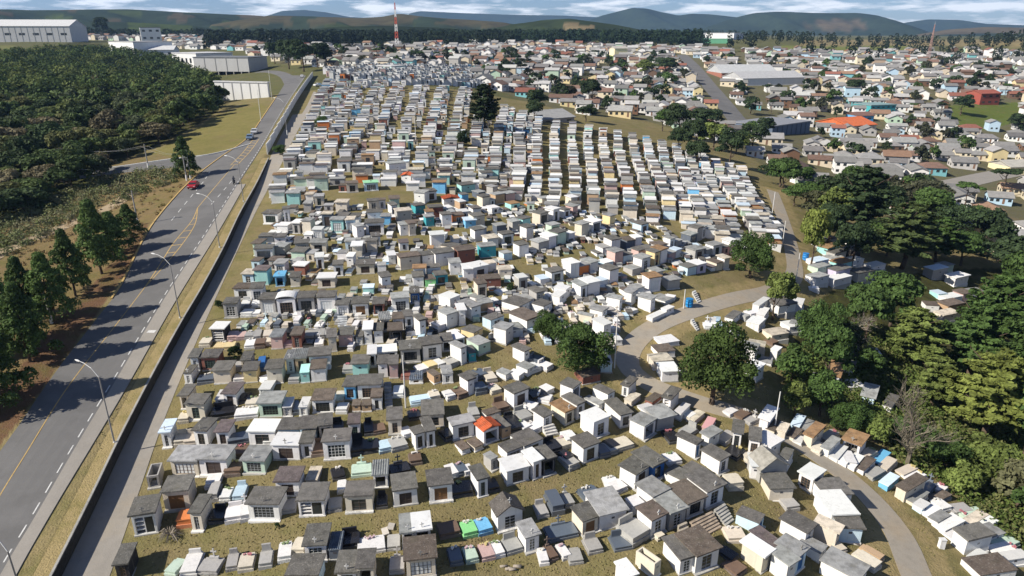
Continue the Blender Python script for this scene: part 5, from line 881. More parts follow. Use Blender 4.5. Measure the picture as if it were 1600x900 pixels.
# buildings with a place of their own
def block(name, label, l, r, ytop, depth, wall, roof, roofc=(.4, .4, .4), roofkind='flat', wins=0, floors=1, stilts=0, panels=0, cat='building', winh=.28):
    A, Bp = g(*l), g(*r); f = Bp[:2] - A[:2]; wd = np.linalg.norm(f); an = math.atan2(f[1], f[0]); h = height_at(A, ytop); z = min(A[2], Bp[2])
    c, s = math.cos(an), math.sin(an); o = empty(name, (A[0] + c * wd / 2 - s * depth / 2, A[1] + s * wd / 2 + c * depth / 2, z), an); W, D = wd / 2, depth / 2; z0 = stilts if stilts else -6
    b = MB(); b.box(-W, W, -D, D, z0, h); b.build('wall', M['house'], o, wall)
    b = MB()
    if roofkind == 'flat': b.box(-W - .3, W + .3, -D - .3, D + .3, h + .002, h + .5)
    else:
        rh = min(depth, wd) * .16
        for sg in (-1, 1):
            lo = [(-W - .5, sg * (D + .5), h), (W + .5, sg * (D + .5), h), (W + .5, 0, h + rh), (-W - .5, 0, h + rh)][::-sg]; b.hexa(lo, [(x, y, q + .3) for x, y, q in lo])
        b.add([(-W, -D, h), (-W, D, h), (-W, 0, h + rh), (W, -D, h), (W, D, h), (W, 0, h + rh)], [(0, 1, 2), (5, 4, 3)])
    b.build('roof', M['tile'], o, roofc)
    for fl in range(floors):
        for i in range(wins):
            x = -W + (i + .5) * wd / wins; b = MB(); hh = (h - max(0, z0)) / floors; zc = max(0, z0) + hh * (fl + .45); ww = wd / wins * .22
            b.box(x - ww, x + ww, -D - .06, -D - .003, zc, zc + hh * winh); b.build('window', M['glass'], o)
    for i in range(stilts and 8):
        for y in (-D + .4, D - .4): b = MB(); x = -W + .5 + i * (wd - 1) / 7; b.box(x - .3, x + .3, y - .3, y + .3, -5, stilts - .003); b.build('pillar', M['concrete'], o)
    for i in range(1, panels): x = -W + i * wd / panels; b = MB(); b.box(x - .22, x + .22, -D - .14, -D - .003, z0, h); b.build('pilaster', M['house'], o, [q * .55 for q in wall])
    tag(o, label, cat); return (o.location.x, o.location.y, max(wd, depth) * .6)
TAKEN = []
def B_(*a, **k): TAKEN.append(block(*a, **k))
WH = (.66, .66, .64)
B_('warehouse', 'long pale grey warehouse with small dark vents above the hillside wood', (-40,66.5), (113,66), 41, 45, (.50, .50, .49), 0, (.55, .55, .54), 'gable', wins=7, panels=16, winh=.14)
B_('white_hall', 'large white blank hall beside the white tower house', (212,91), (272,88), 66, 40, (.74, .74, .72), 0, (.36, .36, .36), 'flat')
B_('tower_house', 'white and charcoal tower building rising behind the white hall', (222,66), (254,66), 43, 14, (.70, .70, .68), 0, (.1, .1, .11), 'flat', wins=3, floors=2)
B_('white_shed', 'low white gabled shed in front of the white hall', (234,91), (273,91), 78, 24, (.68, .68, .66), 0, (.55, .55, .54), 'gable', wins=3)
B_('precast_hall', 'grey precast hall raised on concrete pillars over bare earth', (306,119), (390,114), 90, 26, (.42, .42, .41), 0, (.16, .17, .18), 'flat', stilts=3.2, panels=5)
B_('precast_hall', 'white precast hall with a row of square windows beside the raised hall', (272,107), (310,111), 81, 30, (.62, .62, .60), 0, (.5, .5, .5), 'flat', wins=6)
B_('panel_wall', 'free standing wall of tall white precast panels beside the road', (339,158), (420,152), 128, 1.2, (.58, .58, .56), 0, (.5, .5, .5), 'flat', panels=6, cat='wall')
B_('factory', 'far white factory with long flat roof beyond the town', (1098,62), (1146,62), 52, 60, (.72, .72, .72), 0, (.7, .7, .7), 'flat')
B_('factory', 'far green roofed factory in front of the white factory', (1092,68), (1137,68), 61, 40, (.10, .28, .17), 0, (.2, .38, .28), 'flat')
B_('apartment_block', 'cream block with plain walls on the green beyond the tomb hill', (960,88), (980,88), 76, 14, (.68, .60, .40), 0, (.4, .38, .33), 'gable')
B_('brick_warehouse', 'long brick warehouse with pale grey roof beside the straight street', (1127,122), (1214,124), 112, 34, (.30, .13, .09), 0, (.42, .43, .43), 'gable', panels=7)
B_('white_warehouse', 'low white warehouse in front of the brick warehouse', (1160,134), (1256,132), 123, 26, (.62, .62, .60), 0, (.40, .40, .40), 'gable')
B_('slate_hall', 'slate blue metal clad hall among grey roofed houses', (1206,211), (1264,208), 192, 22, (.10, .13, .18), 0, (.22, .23, .25), 'flat', panels=8)
B_('tiled_hall', 'bright orange tiled hall among grey roofed houses', (1325,206), (1368,204), 197, 22, (.62, .52, .40), 0, (.55, .14, .05), 'gable', wins=4)
B_('turquoise_building', 'turquoise two storey building among town houses', (1359,178), (1398,177), 165, 14, (.06, .32, .34), 0, (.2, .3, .3), 'flat', wins=5, floors=2)
B_('red_house', 'tall brick red house with balconies on the green bank', (1530,164), (1560,164), 146, 12, (.28, .07, .05), 0, (.3, .09, .06), 'gable', wins=3, floors=2)
B_('blue_house', 'bright blue house in front of the turquoise building', (1338,190), (1364,190), 181, 10, (.10, .36, .62), 0, (.18, .10, .08), 'gable', wins=2)
B_('long_shed', 'long grey shed with faded pink roof at the cemetery edge', (848,190), (897,192), 181, 16, (.33, .29, .26), 0, (.30, .30, .29), 'gable', wins=3)
B_('pale_hall', 'pale turquoise hall at the far crest of the cemetery', (612,112), (634,112), 103, 14, (.46, .62, .62), 0, (.5, .5, .5), 'flat')
B_('yellow_house', 'pale yellow house beside the right hand street'.replace('right hand ', 'pale wide '), (1577,272), (1640,275), 257, 12, (.70, .62, .36), 0, (.4, .38, .33), 'gable', wins=3)
TOWN2 = [(112,62),(118,50),(430,54),(430,84),(395,92),(392,80),(275,76),(262,66),(200,64)]
ST = math.radians(-14); cs, sn = math.cos(ST), math.sin(ST); cand = []
streets = [wl([(1066,86),(1085,105),(1105,130),(1130,160),(1152,188),(1166,205)], 40), wl([(1440,296),(1490,288),(1545,276),(1620,262)], 20), wl([(1305,95),(1335,108),(1365,120)], 10)]
SP = np.concatenate(streets)
for i in range(-85, 85):
    for j in range(0, 90):
        a, b_ = i * 10.6 + (5 if j % 2 else 0), 120 + j * 11.6 + (i % 4 == 0) * 3; x, y = a * cs - b_ * sn + random.uniform(-2.2, 2.2), a * sn + b_ * cs + random.uniform(-2.5, 2.5)
        if y < 80 or i % 11 == 4: continue
        z = float(zt(x, y)); u, v, d = project((x, y, z))
        if not (90 < u < 1660) or not (inpoly(np.array(u), np.array(v), TOWN) or inpoly(np.array(u), np.array(v), TOWN2)): continue
        if any((x - t[0]) ** 2 + (y - t[1]) ** 2 < (t[2] + 5) ** 2 for t in TAKEN) or ((SP - (x, y)) ** 2).sum(1).min() < 130: continue
        if v > 160 and random.random() < .08 or (1470 < u < 1600 and 160 < v < 200): continue
        cand.append((d, x, y, u, v))
cand.sort(); fm = MB(); tcand = []
for n, (d, x, y, u, v) in enumerate(cand):
    if random.random() < .24: tcand.append((x, y, d)); continue
    an = ST + random.choice([0, 0, math.pi / 2]) + random.uniform(-.12, .12); wc, rc = random.choice(HWC), random.choice(HRC)
    if len(HOUSES) < 292: house((x, y), an, random.randrange(6), wc, rc, scale=random.uniform(.72, .95))
    else:
        w_, dd, h, rh = random.uniform(6.5, 10.5), random.uniform(5.5, 7.5), random.choice([3, 3, 3.4, 5.8]), random.uniform(1.2, 2); c, s = math.cos(an), math.sin(an); z = float(zt(x, y)) + .2
        T = lambda p, q, zz: (x + c * p - s * q, y + s * p + c * q, z + zz)
        W, D = w_ / 2, dd / 2; cw = jit(wc[1], .9, 1.1); cr = jit(rc[1], .8, 1.2)
        fm.hexa([T(-W, -D, -2), T(W, -D, -2), T(W, D, -2), T(-W, D, -2)], [T(-W, -D, h), T(W, -D, h), T(W, D, h), T(-W, D, h)], cw); e = .5
        fm.add([T(-W, -D, h), T(-W, D, h), T(-W, 0, h + rh), T(W, -D, h), T(W, D, h), T(W, 0, h + rh)], [(0, 1, 2), (5, 4, 3)], cw)
        for sg in (-1, 1):
            lo = [(-W - e, sg * (D + e), h - .15), (W + e, sg * (D + e), h - .15), (W + e, 0, h + rh), (-W - e, 0, h + rh)][::-sg]; fm.hexa([T(*q) for q in lo], [T(q[0], q[1], q[2] + .15) for q in lo], cr)
        for q in (-.28, .2): fm.hexa([T(W * 2 * q - .6, -D - .05, 1), T(W * 2 * q + .6, -D - .05, 1), T(W * 2 * q + .6, -D - .01, 1), T(W * 2 * q - .6, -D - .01, 1)], [T(W * 2 * q - .6, -D - .05, 2.1), T(W * 2 * q + .6, -D - .05, 2.1), T(W * 2 * q + .6, -D - .01, 2.1), T(W * 2 * q - .6, -D - .01, 2.1)], (.03, .03, .035))
tag(fm.build('distant_houses', M['tiny']), 'mass of small pale far houses reaching to the foot of the hills', 'houses', kind='stuff')
HPp = np.array([t['p'] for t in HOUSES]); TPn = [(t[:2], n) for t, n in zip(TAKEN, ['the long warehouse', 'the white hall', 'the tower house', 'the white shed', 'the raised hall', 'the precast hall', 'the panel wall', 'the white factory', 'the green factory', 'the cream block', 'the brick warehouse', 'the white warehouse', 'the slate hall', 'the orange hall', 'the turquoise building', 'the red house', 'the blue house', 'the long shed', 'the pale hall', 'the yellow house'])]
for i, t in enumerate(HOUSES):
    d2 = ((HPp - HPp[i]) ** 2).sum(1); nb = HOUSES[np.argsort(d2)[1]]; base = ('two storey ' if t['two'] else '') + f"{t['wc']} house, {t['rc']} roof"
    lm = min(TPn, key=lambda q: (q[0][0] - t['p'][0]) ** 2 + (q[0][1] - t['p'][1]) ** 2); dl = math.hypot(lm[0][0] - t['p'][0], lm[0][1] - t['p'][1])
    tail = f", near {lm[1]}" if dl < 45 else ''
    if len((base + nb['rc'] + ' ' + nb['wc'] + tail).split()) > 12: tail = ''
    tag(t['o'], base + f" beside {nb['rc']} roofed {nb['wc']} house" + tail, 'house', 'houses of the town')
def twl(x, y):
    h_ = HOUSES[int(np.argmin(((HPp - (x, y)) ** 2).sum(1)))]; q_ = np.hypot(*(HPp - (x, y)).T).min()
    if q_ > 30: lm = min(TPn, key=lambda q: (q[0][0] - x) ** 2 + (q[0][1] - y) ** 2); return f"dark tree among the farther houses nearest {lm[1]}"
    return f"dark tree among houses beside {h_['rc']} roofed {h_['wc']} house"
for i, (x, y, d) in enumerate(tcand):
    sz = random.uniform(5, 10)
    kd_ = 'far' if random.random() < .85 else 'araucaria'; tc_ = random.choice([BG, DG, BG, (.05, .055, .03)])
    if i < 295: tree(kd_, (x + random.uniform(-4, 4), y + random.uniform(-4, 4), float(zt(x, y))), sz, sz * random.uniform(.7, 1.0), tc_, 'town_tree', ('small ' if sz < 6.6 else 'large ' if sz > 8.4 else 'mid sized ') + {BG: 'blackish', DG: 'green'}.get(tc_, 'brownish') + (' flat crowned' if kd_ == 'araucaria' else ' round') + twl(x, y)[4:], 'trees among the town houses')
# far tree belts
fb = np.random.default_rng(5)
def belt(name, label, px0, px1, r0, r1, n, colr, hgt=(10, 16), zl=0):
    Vs = []; Qs = []; Cs = []; o = 0
    for k in range(n):
        u = fb.uniform(px0, px1); r = fb.uniform(r0, r1); a = math.atan2((u - 800) / F, math.cos(PITCH)); x, y = r * math.sin(a), r * math.cos(a); z = float(zt(x, y)) + zl; h = fb.uniform(*hgt); m = 64
        e = fb.normal(0, 1, (m, 3)); e /= np.linalg.norm(e, axis=1)[:, None]; C = np.array((x, y, z + h * .5)) + e * (h * .3, h * .3, h * .5); V, Q = leaf_quads(C, e, h * .10, fb); Vs.append(V); Qs.append(Q + o); o += len(V); Cs.append(np.tile(np.array(colr) * fb.uniform(.7, 1.3), (len(V), 1)))
    tag(obj(name, mesh(name, np.concatenate(Vs), np.concatenate(Qs), [M['leafa']], cols=np.concatenate(Cs))), label, 'trees', kind='stuff')
belt('far_wood', 'dark far wood along the foot of the brown hill', 380, 800, 800, 1050, 700, (.022, .034, .018))
belt('far_plantation', 'dense dark pine plantation on the far hill foot', 680, 1060, 900, 1150, 700, (.024, .042, .020))
belt('far_wood', 'far tree belt at the edge of the plain', 1060, 1640, 800, 1400, 260, (.024, .036, .02), (8, 14))
belt('far_wood', 'far dark trees behind the long warehouse', -40, 420, 1150, 1400, 420, (.022, .034, .016))
# ================================================================ STREET FURNITURE, VEHICLES, SMALL THINGS
def lamp(base, label, armdir, h=9.5, grp='street lamps along the main road', arm=3.2):
    P = g(*base); o = empty('street_lamp', P); b = MB(); b.tube((0, 0, -.6), (0, 0, h), .10, .06, 8); b.build('pole', M['metal'], o, (.26, .25, .24))
    b = MB(); b.tube((0, 0, -.4), (0, 0, 1.6), .15, .13, 8); b.build('painted_base', M['metal'], o, (.72, .71, .68))
    dx, dy = math.cos(armdir), math.sin(armdir); pts_ = [(0, 0, h - .05), (dx * arm * .35, dy * arm * .35, h + .75), (dx * arm * .75, dy * arm * .75, h + 1.05), (dx * arm, dy * arm, h + 1.05)]; b = MB()
    for a, c in zip(pts_, pts_[1:]): b.tube(a, c, .045, .04, 6)
    b.build('arm', M['metal'], o, (.40, .40, .39)); b = MB(); e = pts_[-1]; b.tube((e[0] - dx * .1, e[1] - dy * .1, e[2]), (e[0] + dx * .4, e[1] + dy * .4, e[2]), .07, .12, 8); b.tube((e[0] + dx * .4, e[1] + dy * .4, e[2]), (e[0] + dx * .8, e[1] + dy * .8, e[2] - .02), .12, .05, 8); b.build('lamp_head', M['metal'], o, (.5, .5, .49))
    return tag(o, label, 'street lamp', grp)
for b0, lb in (((183,709), 'street lamp on the retaining wall beside the wall shadowed lane'), ((284,511), 'street lamp on the wall verge level with the black shelved tomb'), ((345,398), 'street lamp on the wall verge beside the yellow hatching'), ((382,325), 'street lamp on the wall verge beside the motorcycle'), ((449,212), 'street lamp at the foot of the white panel wall'), ((60,1010), 'street lamp on the retaining wall beside the yellow centre line')):
    lamp(b0, lb, math.radians(150))
def pole(base, ytop, label, cross_=True, colr=(.30, .29, .27), whitebase=True):
    P = g(*base); h = height_at(P, ytop); o = empty('utility_pole', P); b = MB(); k_ = 1 if cross_ or whitebase else .6; b.tube((0, 0, -.6), (0, 0, h), .17 * k_, .1 * k_, 8); b.build('pole', M['metal'], o, colr)
    if cross_: b = MB(); b.box(-1.1, 1.1, -.07, .07, h - .7, h - .55); b.build('crossarm', M['bark'], o)
    if whitebase: b = MB(); b.tube((0, 0, -.4), (0, 0, 1.3), .22, .2, 8); b.build('painted_base', M['metal'], o, (.72, .71, .68))
    tag(o, label, 'utility pole', 'utility poles'); return Vector((P[0], P[1], P[2] + h - .5))
pt1 = pole((298,279), 234, 'grey utility pole beside the bushy junction pine'); pt2 = pole((232,263), 225, 'utility pole on the side street kerb'); pt3 = pole((110,259), 228, 'utility pole standing in the roadside wood'); pt4 = pole((216,352), 298, 'utility pole behind the roadside pines'); pole((292,282), 243, 'thin utility pole beside the junction pine', False)
pole((81,505), 440, 'white based pole between the roadside pines', False)
for (bx, by, yt, lb) in ((960,575,490, 'pale lamp post at the path bend beside the small steps'), (634,637,555, 'slim white lamp post among the front chapels'), (1242,448,395, 'slim pale post beside the upper path and the blue bin'), (1068,482,452, 'slim pale post beside the blue barrel'), (1210,672,612, 'pale post on the verge above the lower path'), (1205,345,300, 'slim pale post beside the tomb columns'), (1222,385,345, 'slim pale post on the upper path edge'), (650,225,185, 'slim mast among the upper tombs'), (425,155,110, 'pale pole at the road crest'), (408,190,140, 'pale pole on the verge across the road from the white wall')):
    pole((bx, by), yt, lb, False, (.62, .61, .58), False)
def wire(a, b, sag=1.2):
    m = MB(); n = 10; ps = [a.lerp(b, i / n) - Vector((0, 0, sag * 4 * (i / n) * (1 - i / n))) for i in range(n + 1)]
    for p, q in zip(ps, ps[1:]): m.tube(p, q, .018, .018, 3)
    tag(m.build('power_line', M['metal'], None, (.2, .2, .2)), 'thin sagging power line strung between utility poles', 'wire', 'power lines')
for s_ in (-.9, .9): wire(pt1 + Vector((s_, 0, 0)), pt2 + Vector((s_, 0, 0))); wire(pt2 + Vector((s_, 0, 0)), pt3 + Vector((s_, 0, 0))); wire(pt3 + Vector((s_, 0, 0)), pt3 + Vector((s_ - 45, -6, -1)), 1.5)
# lattice towers
def tower(base, ytop, label, bands):
    P = g(*base); h = height_at(P, ytop); o = empty('lattice_tower', P); n = 14
    for i in range(n):
        z0, z1 = h * i / n, h * (i + 1) / n; r0, r1 = (.055 * h * (1 - .86 * i / n)), (.055 * h * (1 - .86 * (i + 1) / n)); b = MB(); c = (.50, .09, .05) if (i // 2) % 2 == 0 else (.72, .72, .70); c = c if bands else (.34, .20, .17); k = h * (.0042 if bands else .0026)
        for q in range(4):
            a, a2 = math.pi / 4 + q * math.pi / 2, math.pi / 4 + (q + 1) * math.pi / 2; p0, p1 = (r0 * math.cos(a), r0 * math.sin(a), z0), (r1 * math.cos(a), r1 * math.sin(a), z1); b.tube(p0, p1, k, k, 4)
            b.tube(p0, (r1 * math.cos(a2), r1 * math.sin(a2), z1), k * .6, k * .6, 3); b.tube((r0 * math.cos(a2), r0 * math.sin(a2), z0), p1, k * .6, k * .6, 3)
        b.build('section', M['metal'], o, c)
    b = MB(); b.tube((0, 0, h), (0, 0, h * 1.07), h * .004, h * .002, 5); b.build('antenna', M['metal'], o, (.5, .5, .5)); tag(o, label, 'tower')
tower((621,82), 4, 'red and white banded lattice communications tower above the town', True); tower((1449,97), 38, 'thin rust coloured lattice mast above the town houses', False)
# vehicles
def car(p, an, colr, label, s=1.0, kind='car'):
    z = float(zt(*p)) + .07; o = empty('car', (p[0], p[1], z), an); o.scale = (s,) * 3
    prof = [(-2.05, .38), (-2.1, .72), (-1.95, .92), (-1.1, .98), (-.55, 1.44), (.85, 1.46), (1.55, 1.02), (2.0, .93), (2.08, .6), (2.02, .36)]; V = []; n = len(prof)
    for yy, tp in ((-.86, 0), (.86, 0)):
        for x, zz in prof: V.append((x, yy * (.82 if zz > 1.1 else 1), zz))
    Fc = [tuple(range(n - 1, -1, -1)), tuple(range(n, 2 * n))] + [(i, (i + 1) % n, n + (i + 1) % n, n + i) for i in range(n)]
    obj('body', mesh('body', V, Fc, [M['carp']]), o, colr)
    for nm, q in (('windscreen', [(-.63, -.66, 1.36), (-.63, .66, 1.36), (-1.06, .76, 1.02), (-1.06, -.76, 1.02)]), ('rear_window', [(.93, -.66, 1.4), (.93, .66, 1.4), (1.47, .74, 1.06), (1.47, -.74, 1.06)])):
        d = -.03 if nm == 'windscreen' else .03; obj(nm, mesh(nm, [(x + d, y, zz + .02) for x, y, zz in q], [(0, 1, 2, 3)], [M['glass']]), o)
    for sg in (-1, 1): obj('side_window', mesh('side_window', [(-.85, sg * .83, 1.06), (1.2, sg * .83, 1.06), (.75, sg * .735, 1.38), (-.5, sg * .735, 1.38)], [(0, 1, 2, 3)][::1], [M['glass']]), o)
    for x in (-1.3, 1.25):
        for sg in (-1, 1): b = MB(); b.tube((x, sg * .7, .31), (x, sg * .89, .31), .31, .31, 12); w_ = b.build('wheel', M['rubber'], o); b = MB(); b.tube((x, sg * .89, .31), (x, sg * .9, .31), .17, .17, 8); b.build('rim', M['metal'], w_, (.5, .5, .5))
    for sg in (-1, 1): b = MB(); b.box(-2.1, -2.04, sg * .62 - .16, sg * .62 + .16, .66, .8); b.build('headlight', M['white'], o); b = MB(); b.box(2.03, 2.085, sg * .62 - .14, sg * .62 + .14, .72, .86); b.build('tail_light', M['metal'], o, (.35, .02, .02))
    return tag(o, label, 'car')
M['carp'] = material('car_paint', src='obj', rough=.28, spec=.55); M['rubber'] = material('tyre', (.02, .02, .02), rough=.9)
def along(px, py):
    p = g(px, py)[:2]; i = int(np.argmin(((ER - p) ** 2).sum(1))); i = min(max(i, 1), len(ER) - 2); t = ER[i + 1] - ER[i - 1]; return p, math.atan2(t[1], t[0])
for px, py, cc, lb in ((303,294,(.36,.02,.03),'small red car driving on the main road beside the yellow kerb'),(391,218,(.10,.16,.26),'blue grey car parked on the road edge above the hatching'),(398,209,(.45,.46,.48),'silver car behind the blue grey car on the road edge'),(472,121,(.7,.7,.7),'white car at the crest of the main road')):
    p, a = along(px, py); car(p, a, cc, lb)
p = g(495, 223)[:2]; car(p, 1.2, (.40, .02, .02), 'red car parked on the grass beside the upper tombs')
p = g(497, 135)[:2]; car(p, .9, (.7, .7, .7), 'white car parked at the top of the gravel lane')
# motorcycle with rider
p, a = along(366, 288); mo = empty('motorcycle', (p[0], p[1], float(zt(*p)) + .07), a); tag(mo, 'small black motorcycle riding up the main road', 'motorcycle')
for x in (-.62, .62):
    b = MB(); n = 14
    for i in range(n): t0, t1 = i * math.tau / n, (i + 1) * math.tau / n; b.tube((x + .26 * math.cos(t0), 0, .31 + .26 * math.sin(t0)), (x + .26 * math.cos(t1), 0, .31 + .26 * math.sin(t1)), .055, .055, 5)
    b.build('wheel', M['rubber'], mo)
b = MB(); b.tube((-.62, 0, .31), (-.1, 0, .75), .05); b.tube((.62, 0, .31), (.42, 0, 1.0), .05); b.tube((-.1, 0, .75), (.42, 0, .85), .12, .14, 8); b.tube((-.1, 0, .4), (.2, 0, .45), .16, .16, 8); b.build('frame', M['metal'], mo, (.05, .05, .06))
b = MB(); b.box(-.6, .05, -.14, .14, .76, .86); b.build('seat', M['rubber'], mo); b = MB(); b.tube((.4, -.36, 1.05), (.4, .36, 1.05), .03); b.build('handlebar', M['metal'], mo, (.2, .2, .2))
rd_ = empty('person', (p[0], p[1], float(zt(*p)) + .07), a); tag(rd_, 'person in dark jacket and helmet seated riding the motorcycle', 'person')
me = bpy.data.meshes.new('body'); J = [(-.2, 0, .92), (-.12, 0, 1.2), (-.02, 0, 1.45), (.02, 0, 1.56), (.05, 0, 1.72), (-.02, .2, 1.42), (.12, .27, 1.17), (.36, .28, 1.08), (-.02, -.2, 1.42), (.12, -.27, 1.17), (.36, -.28, 1.08), (-.18, .12, .9), (.24, .2, .84), (.02, .2, .4), (.16, .2, .36), (-.18, -.12, .9), (.24, -.2, .84), (.02, -.2, .4), (.16, -.2, .36)]
E = [(0, 1), (1, 2), (2, 3), (3, 4), (2, 5), (5, 6), (6, 7), (2, 8), (8, 9), (9, 10), (0, 11), (11, 12), (12, 13), (13, 14), (0, 15), (15, 16), (16, 17), (17, 18)]; me.from_pydata(J, E, []); RR = [.16, .16, .17, .07, .13, .08, .06, .045, .08, .06, .045, .11, .09, .06, .05, .11, .09, .06, .05]
bo = obj('body', me, rd_); M['cloth'] = material('dark_cloth', (.03, .035, .05), rough=.9); me.materials.append(M['cloth']); md = bo.modifiers.new('skin', 'SKIN')
for v, r in zip(me.skin_vertices[0].data, RR): v.radius = (r, r)
me.skin_vertices[0].data[0].use_root = True; bo.modifiers.new('sub', 'SUBSURF').levels = 1
b = MB(); b.tube((.03, 0, 1.6), (.05, 0, 1.72), .12, .15, 10); b.tube((.05, 0, 1.72), (.06, 0, 1.87), .15, .07, 10); b.build('helmet', M['carp'], rd_, (.04, .04, .05))
# steps
def steps(q, n, colr, label, rise=None, vert=False):
    """q: four feet in pixels - top-left, top-right, bottom-right, bottom-left"""
    P = [g(*p) for p in q]; c0 = sum(P) / 4; o = empty('steps', c0); zt_, zb_ = max(P[0][2], P[1][2]), min(P[2][2], P[3][2]); rise = rise or max(.9, zt_ - zb_)
    for i in range(n):
        f0, f1 = i / n, (i + 1) / n; L0, L1 = P[0] + (P[3] - P[0]) * f0, P[0] + (P[3] - P[0]) * f1; R0, R1 = P[1] + (P[2] - P[1]) * f0, P[1] + (P[2] - P[1]) * f1; z = zb_ + rise * (1 - f0) + .05; b = MB()
        cs_ = [L1, R1, R0, L0]; b.hexa([(v[0] - c0[0], v[1] - c0[1], zb_ - c0[2] - .5) for v in cs_], [(v[0] - c0[0], v[1] - c0[1], z - c0[2]) for v in cs_]); b.build('step', M['roof'], o, colr)
    tag(o, label, 'steps')
def T6(t, *a): ox, oy, k = TILE[t]; return [(ox + x / k, oy + y / k) for x, y in a]
steps(T6('P4', (690,450), (900,345), (1000,450), (830,545)), 6, (.36, .29, .22), 'broad brown steps rising to the row of grey chapels')
steps(T6('P4', (920,330), (1020,270), (1115,385), (1040,440)), 6, (.38, .37, .34), 'grey concrete steps beside the broad brown steps')
steps(T6('P4', (580,490), (660,455), (700,510), (620,550)), 3, (.36, .32, .26), 'short stone steps below the white chapel corner')
steps(T6('R2', (5,300), (95,295), (100,365), (5,375)), 5, (.5, .52, .53), 'pale steps in front of the curtained white chapel')
steps(T6('R2', (200,290), (270,285), (280,365), (205,370)), 5, (.42, .4, .36), 'grey steps in front of the brown doored chapel')
steps(T6('R4', (105,330), (130,318), (190,395), (165,405)), 6, (.5, .5, .48), 'narrow dark gapped steps on the bank below the path')
steps(T6('R4', (120,60), (150,45), (205,130), (175,145)), 6, (.5, .5, .48), 'narrow steps on the bank above the path')
steps(T6('R3', (910,490), (950,475), (1010,575), (970,590)), 6, (.5, .47, .42), 'narrow steps beside the tall white tomb at the path bend')
steps(T6('Q2', (1045,60), (1110,55), (1122,225), (1048,232)), 7, (.33, .33, .32), 'steep grey steps between the front chapels', 1.6)
steps(T6('Q3', (920,450), (1020,420), (1075,480), (960,500)), 4, (.62, .6, .56), 'white steps in front of a narrow white chapel')
# bins, barrel, small things
def barrel(px, py, colr, label, r=.33, h=.95, nm='barrel'):
    P = g(px, py); o = empty(nm, P); b = MB(); n = 14
    for z0, z1, a, c in ((-.1, h * .3, r * .9, r), (h * .3, h * .7, r, r), (h * .7, h, r, r * .9)): b.tube((0, 0, z0), (0, 0, z1), a, c, n)
    b.build('drum', M['metal'], o, colr, True); b = MB()
    for z0 in (h * .3, h * .7, h): b.tube((0, 0, z0 - .03), (0, 0, z0 + .03), r * 1.05, r * 1.05, n)
    b.build('hoop', M['metal'], o, [q * .8 for q in colr]); tag(o, label, 'barrel')
barrel(1076.5, 479, (.02, .22, .50), 'blue plastic barrel beside the path below white tombs', .6, 1.3); barrel(1258, 406, (.03, .22, .55), 'blue barrel on the grass verge of the upper path', .6, 1.4)
P = g(1470, 856); o = empty('marker_post', P); b = MB(); b.box(-.28, .28, -.2, .2, -.3, 1.05); b.build('post', M['wall'], o, (.72, .72, .70)); b = MB(); b.box(-.32, .32, -.24, .24, 1.052, 1.12); b.build('cap', M['wall'], o, (.6, .6, .58)); tag(o, 'small white masonry post on the verge of the lower path', 'post')
b = MB(); rr_ = random.Random(4)
P = g(266, 838); hb_ = empty('dry_palm', P)
for i in range(70): a = rr_.uniform(0, 6.28); L = rr_.uniform(.7, 1.5); b.tube((0, 0, .15), (math.cos(a) * L * .5, math.sin(a) * L * .5, rr_.uniform(.4, .8)), .02, .02, 3); b.tube((math.cos(a) * L * .5, math.sin(a) * L * .5, rr_.uniform(.4, .7)), (math.cos(a) * L, math.sin(a) * L, .08), .03, .01, 3)
b.build('fronds', M['paleb'], hb_); tag(hb_, 'heap of dry brown palm fronds in front of the orange tomb', 'plant')
for px, py, wd, lb in ((367,560,23,'dark round shrub between cream graves and a brick chapel'),(342,480,14,'small green shrub beside the grey barred chapel'),(434,824,9,'small green plant on the grass bank'),(798,455,14,'green shrub among the mid slope tombs')): tree_px('bush', px, py, py - wd * .85, wd, (.03, .055, .018), 'shrub', lb)
pc_ = [(829,888),(808,884)]
P = g(797, 890); o = empty('sack_heap', P); b = MB(); r_ = random.Random(2)
for i in range(6): x, y = r_.uniform(-.7, .7), r_.uniform(-.35, .35); b.tube((x - .35, y, .12), (x + .35, y + r_.uniform(-.2, .2), .14), .13, .1, 8)
b.build('sack', M['paleb'], o, None, True); tag(o, 'crumpled tan sacks lying on the front grass bank', 'sacks')
for px, py, lb in ((611,824,'broken pale slab lying on the grass bank'),(602,832,'tilted broken slab beside the other fallen slab')):
    P = g(px, py); b = MB(); b.box(-.45, .45, -.3, .3, -.03, .1); o = b.build('fallen_slab', M['stone'], None, (.5, .46, .4)); o.location = (P[0], P[1], P[2] + .1); o.rotation_euler = (.12, .1, px); tag(o, lb, 'slab')
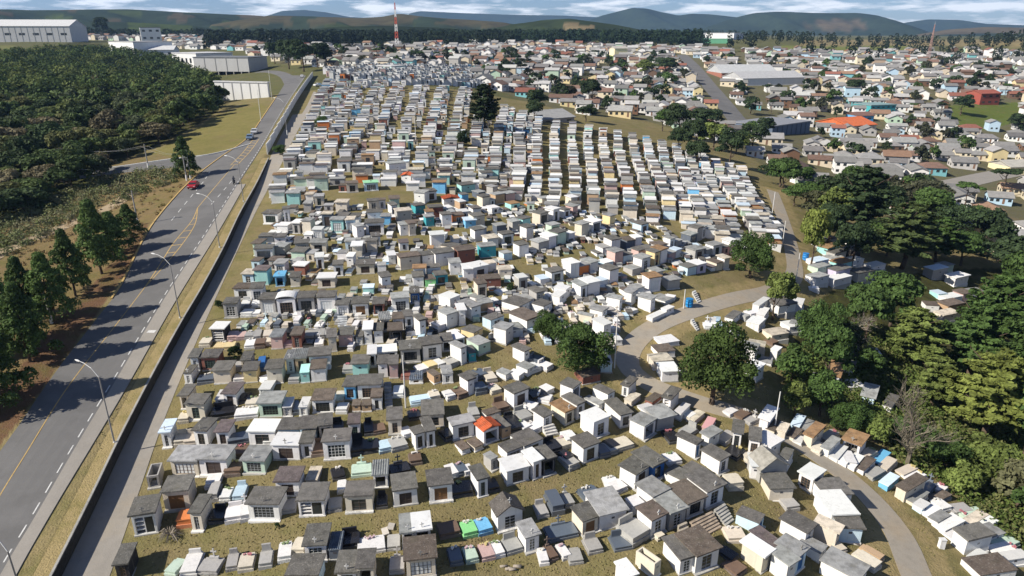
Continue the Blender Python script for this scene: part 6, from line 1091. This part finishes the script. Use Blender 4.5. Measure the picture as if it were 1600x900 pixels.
# ---------------------------------------------------------------- grass tufts on the cemetery banks
def tufts(n):
    r_ = np.random.default_rng(3); X = []; 
    t = r_.uniform(-.62, .66, n); r = np.exp(r_.uniform(math.log(36), math.log(120), n)); x, y = r * np.sin(t), r * np.cos(t); z = zt(x, y); u, v, d = project(np.stack([x, y, z], -1)); m = inpoly(u, v, CEMETERY) & (u > 100); ws = wall_side(x, y)
    m |= ((ws > 1) & (ws < 2.6) & (v < 1000)); m &= ~((ws < .4) & (ws > -6.5)); dd = ((x[:, None] - PC[None, :, 0]) ** 2 + (y[:, None] - PC[None, :, 1]) ** 2).min(1); m &= dd > 6
    x, y, z = x[m], y[m], z[m]; k = len(x); C = np.stack([x, y, z + .04], -1); a = r_.uniform(0, 6.28, k); e = np.stack([np.cos(a), np.sin(a), np.zeros(k)], -1); s = r_.uniform(.03, .08, k)[:, None]; h = r_.uniform(.03, .07, k)
    V = np.stack([C - e * s - (0, 0, .06), C + e * s - (0, 0, .06), C + e * s * 1.5 + np.stack([e[:, 1] * .1, -e[:, 0] * .1, h], -1), C - e * s * 1.2 + np.stack([e[:, 1] * .06, -e[:, 0] * .06, h * .8], -1)], 1).reshape(-1, 3)
    pal = np.array([(.24, .20, .085), (.22, .19, .075), (.19, .18, .065), (.28, .23, .11)]); cc = np.repeat(pal[r_.integers(0, 4, k)] * r_.uniform(.8, 1.2, (k, 1)), 4, 0)
    tag(obj('grass', mesh('grass', V, np.arange(4 * k).reshape(k, 4), [M['leafa']], cols=cc)), 'short dry olive grass on the cemetery banks and verges', 'grass', kind='stuff')
tufts(26000)
# ---------------------------------------------------------------- air
hz = MB(); hz.box(-7900, 7900, -400, 7900, -40, 500)
M['haze'] = bpy.data.materials.new('haze'); M['haze'].use_nodes = True; t = M['haze'].node_tree; t.nodes.remove(t.nodes['Principled BSDF']); v = t.nodes.new('ShaderNodeVolumePrincipled'); v.inputs['Color'].default_value = (.36, .60, 1, 1); v.inputs['Density'].default_value = 6.5e-5; v.inputs['Anisotropy'].default_value = .1; t.links.new(v.outputs[0], t.nodes['Material Output'].inputs['Volume'])
tag(hz.build('haze', M['haze']), kind='stuff')
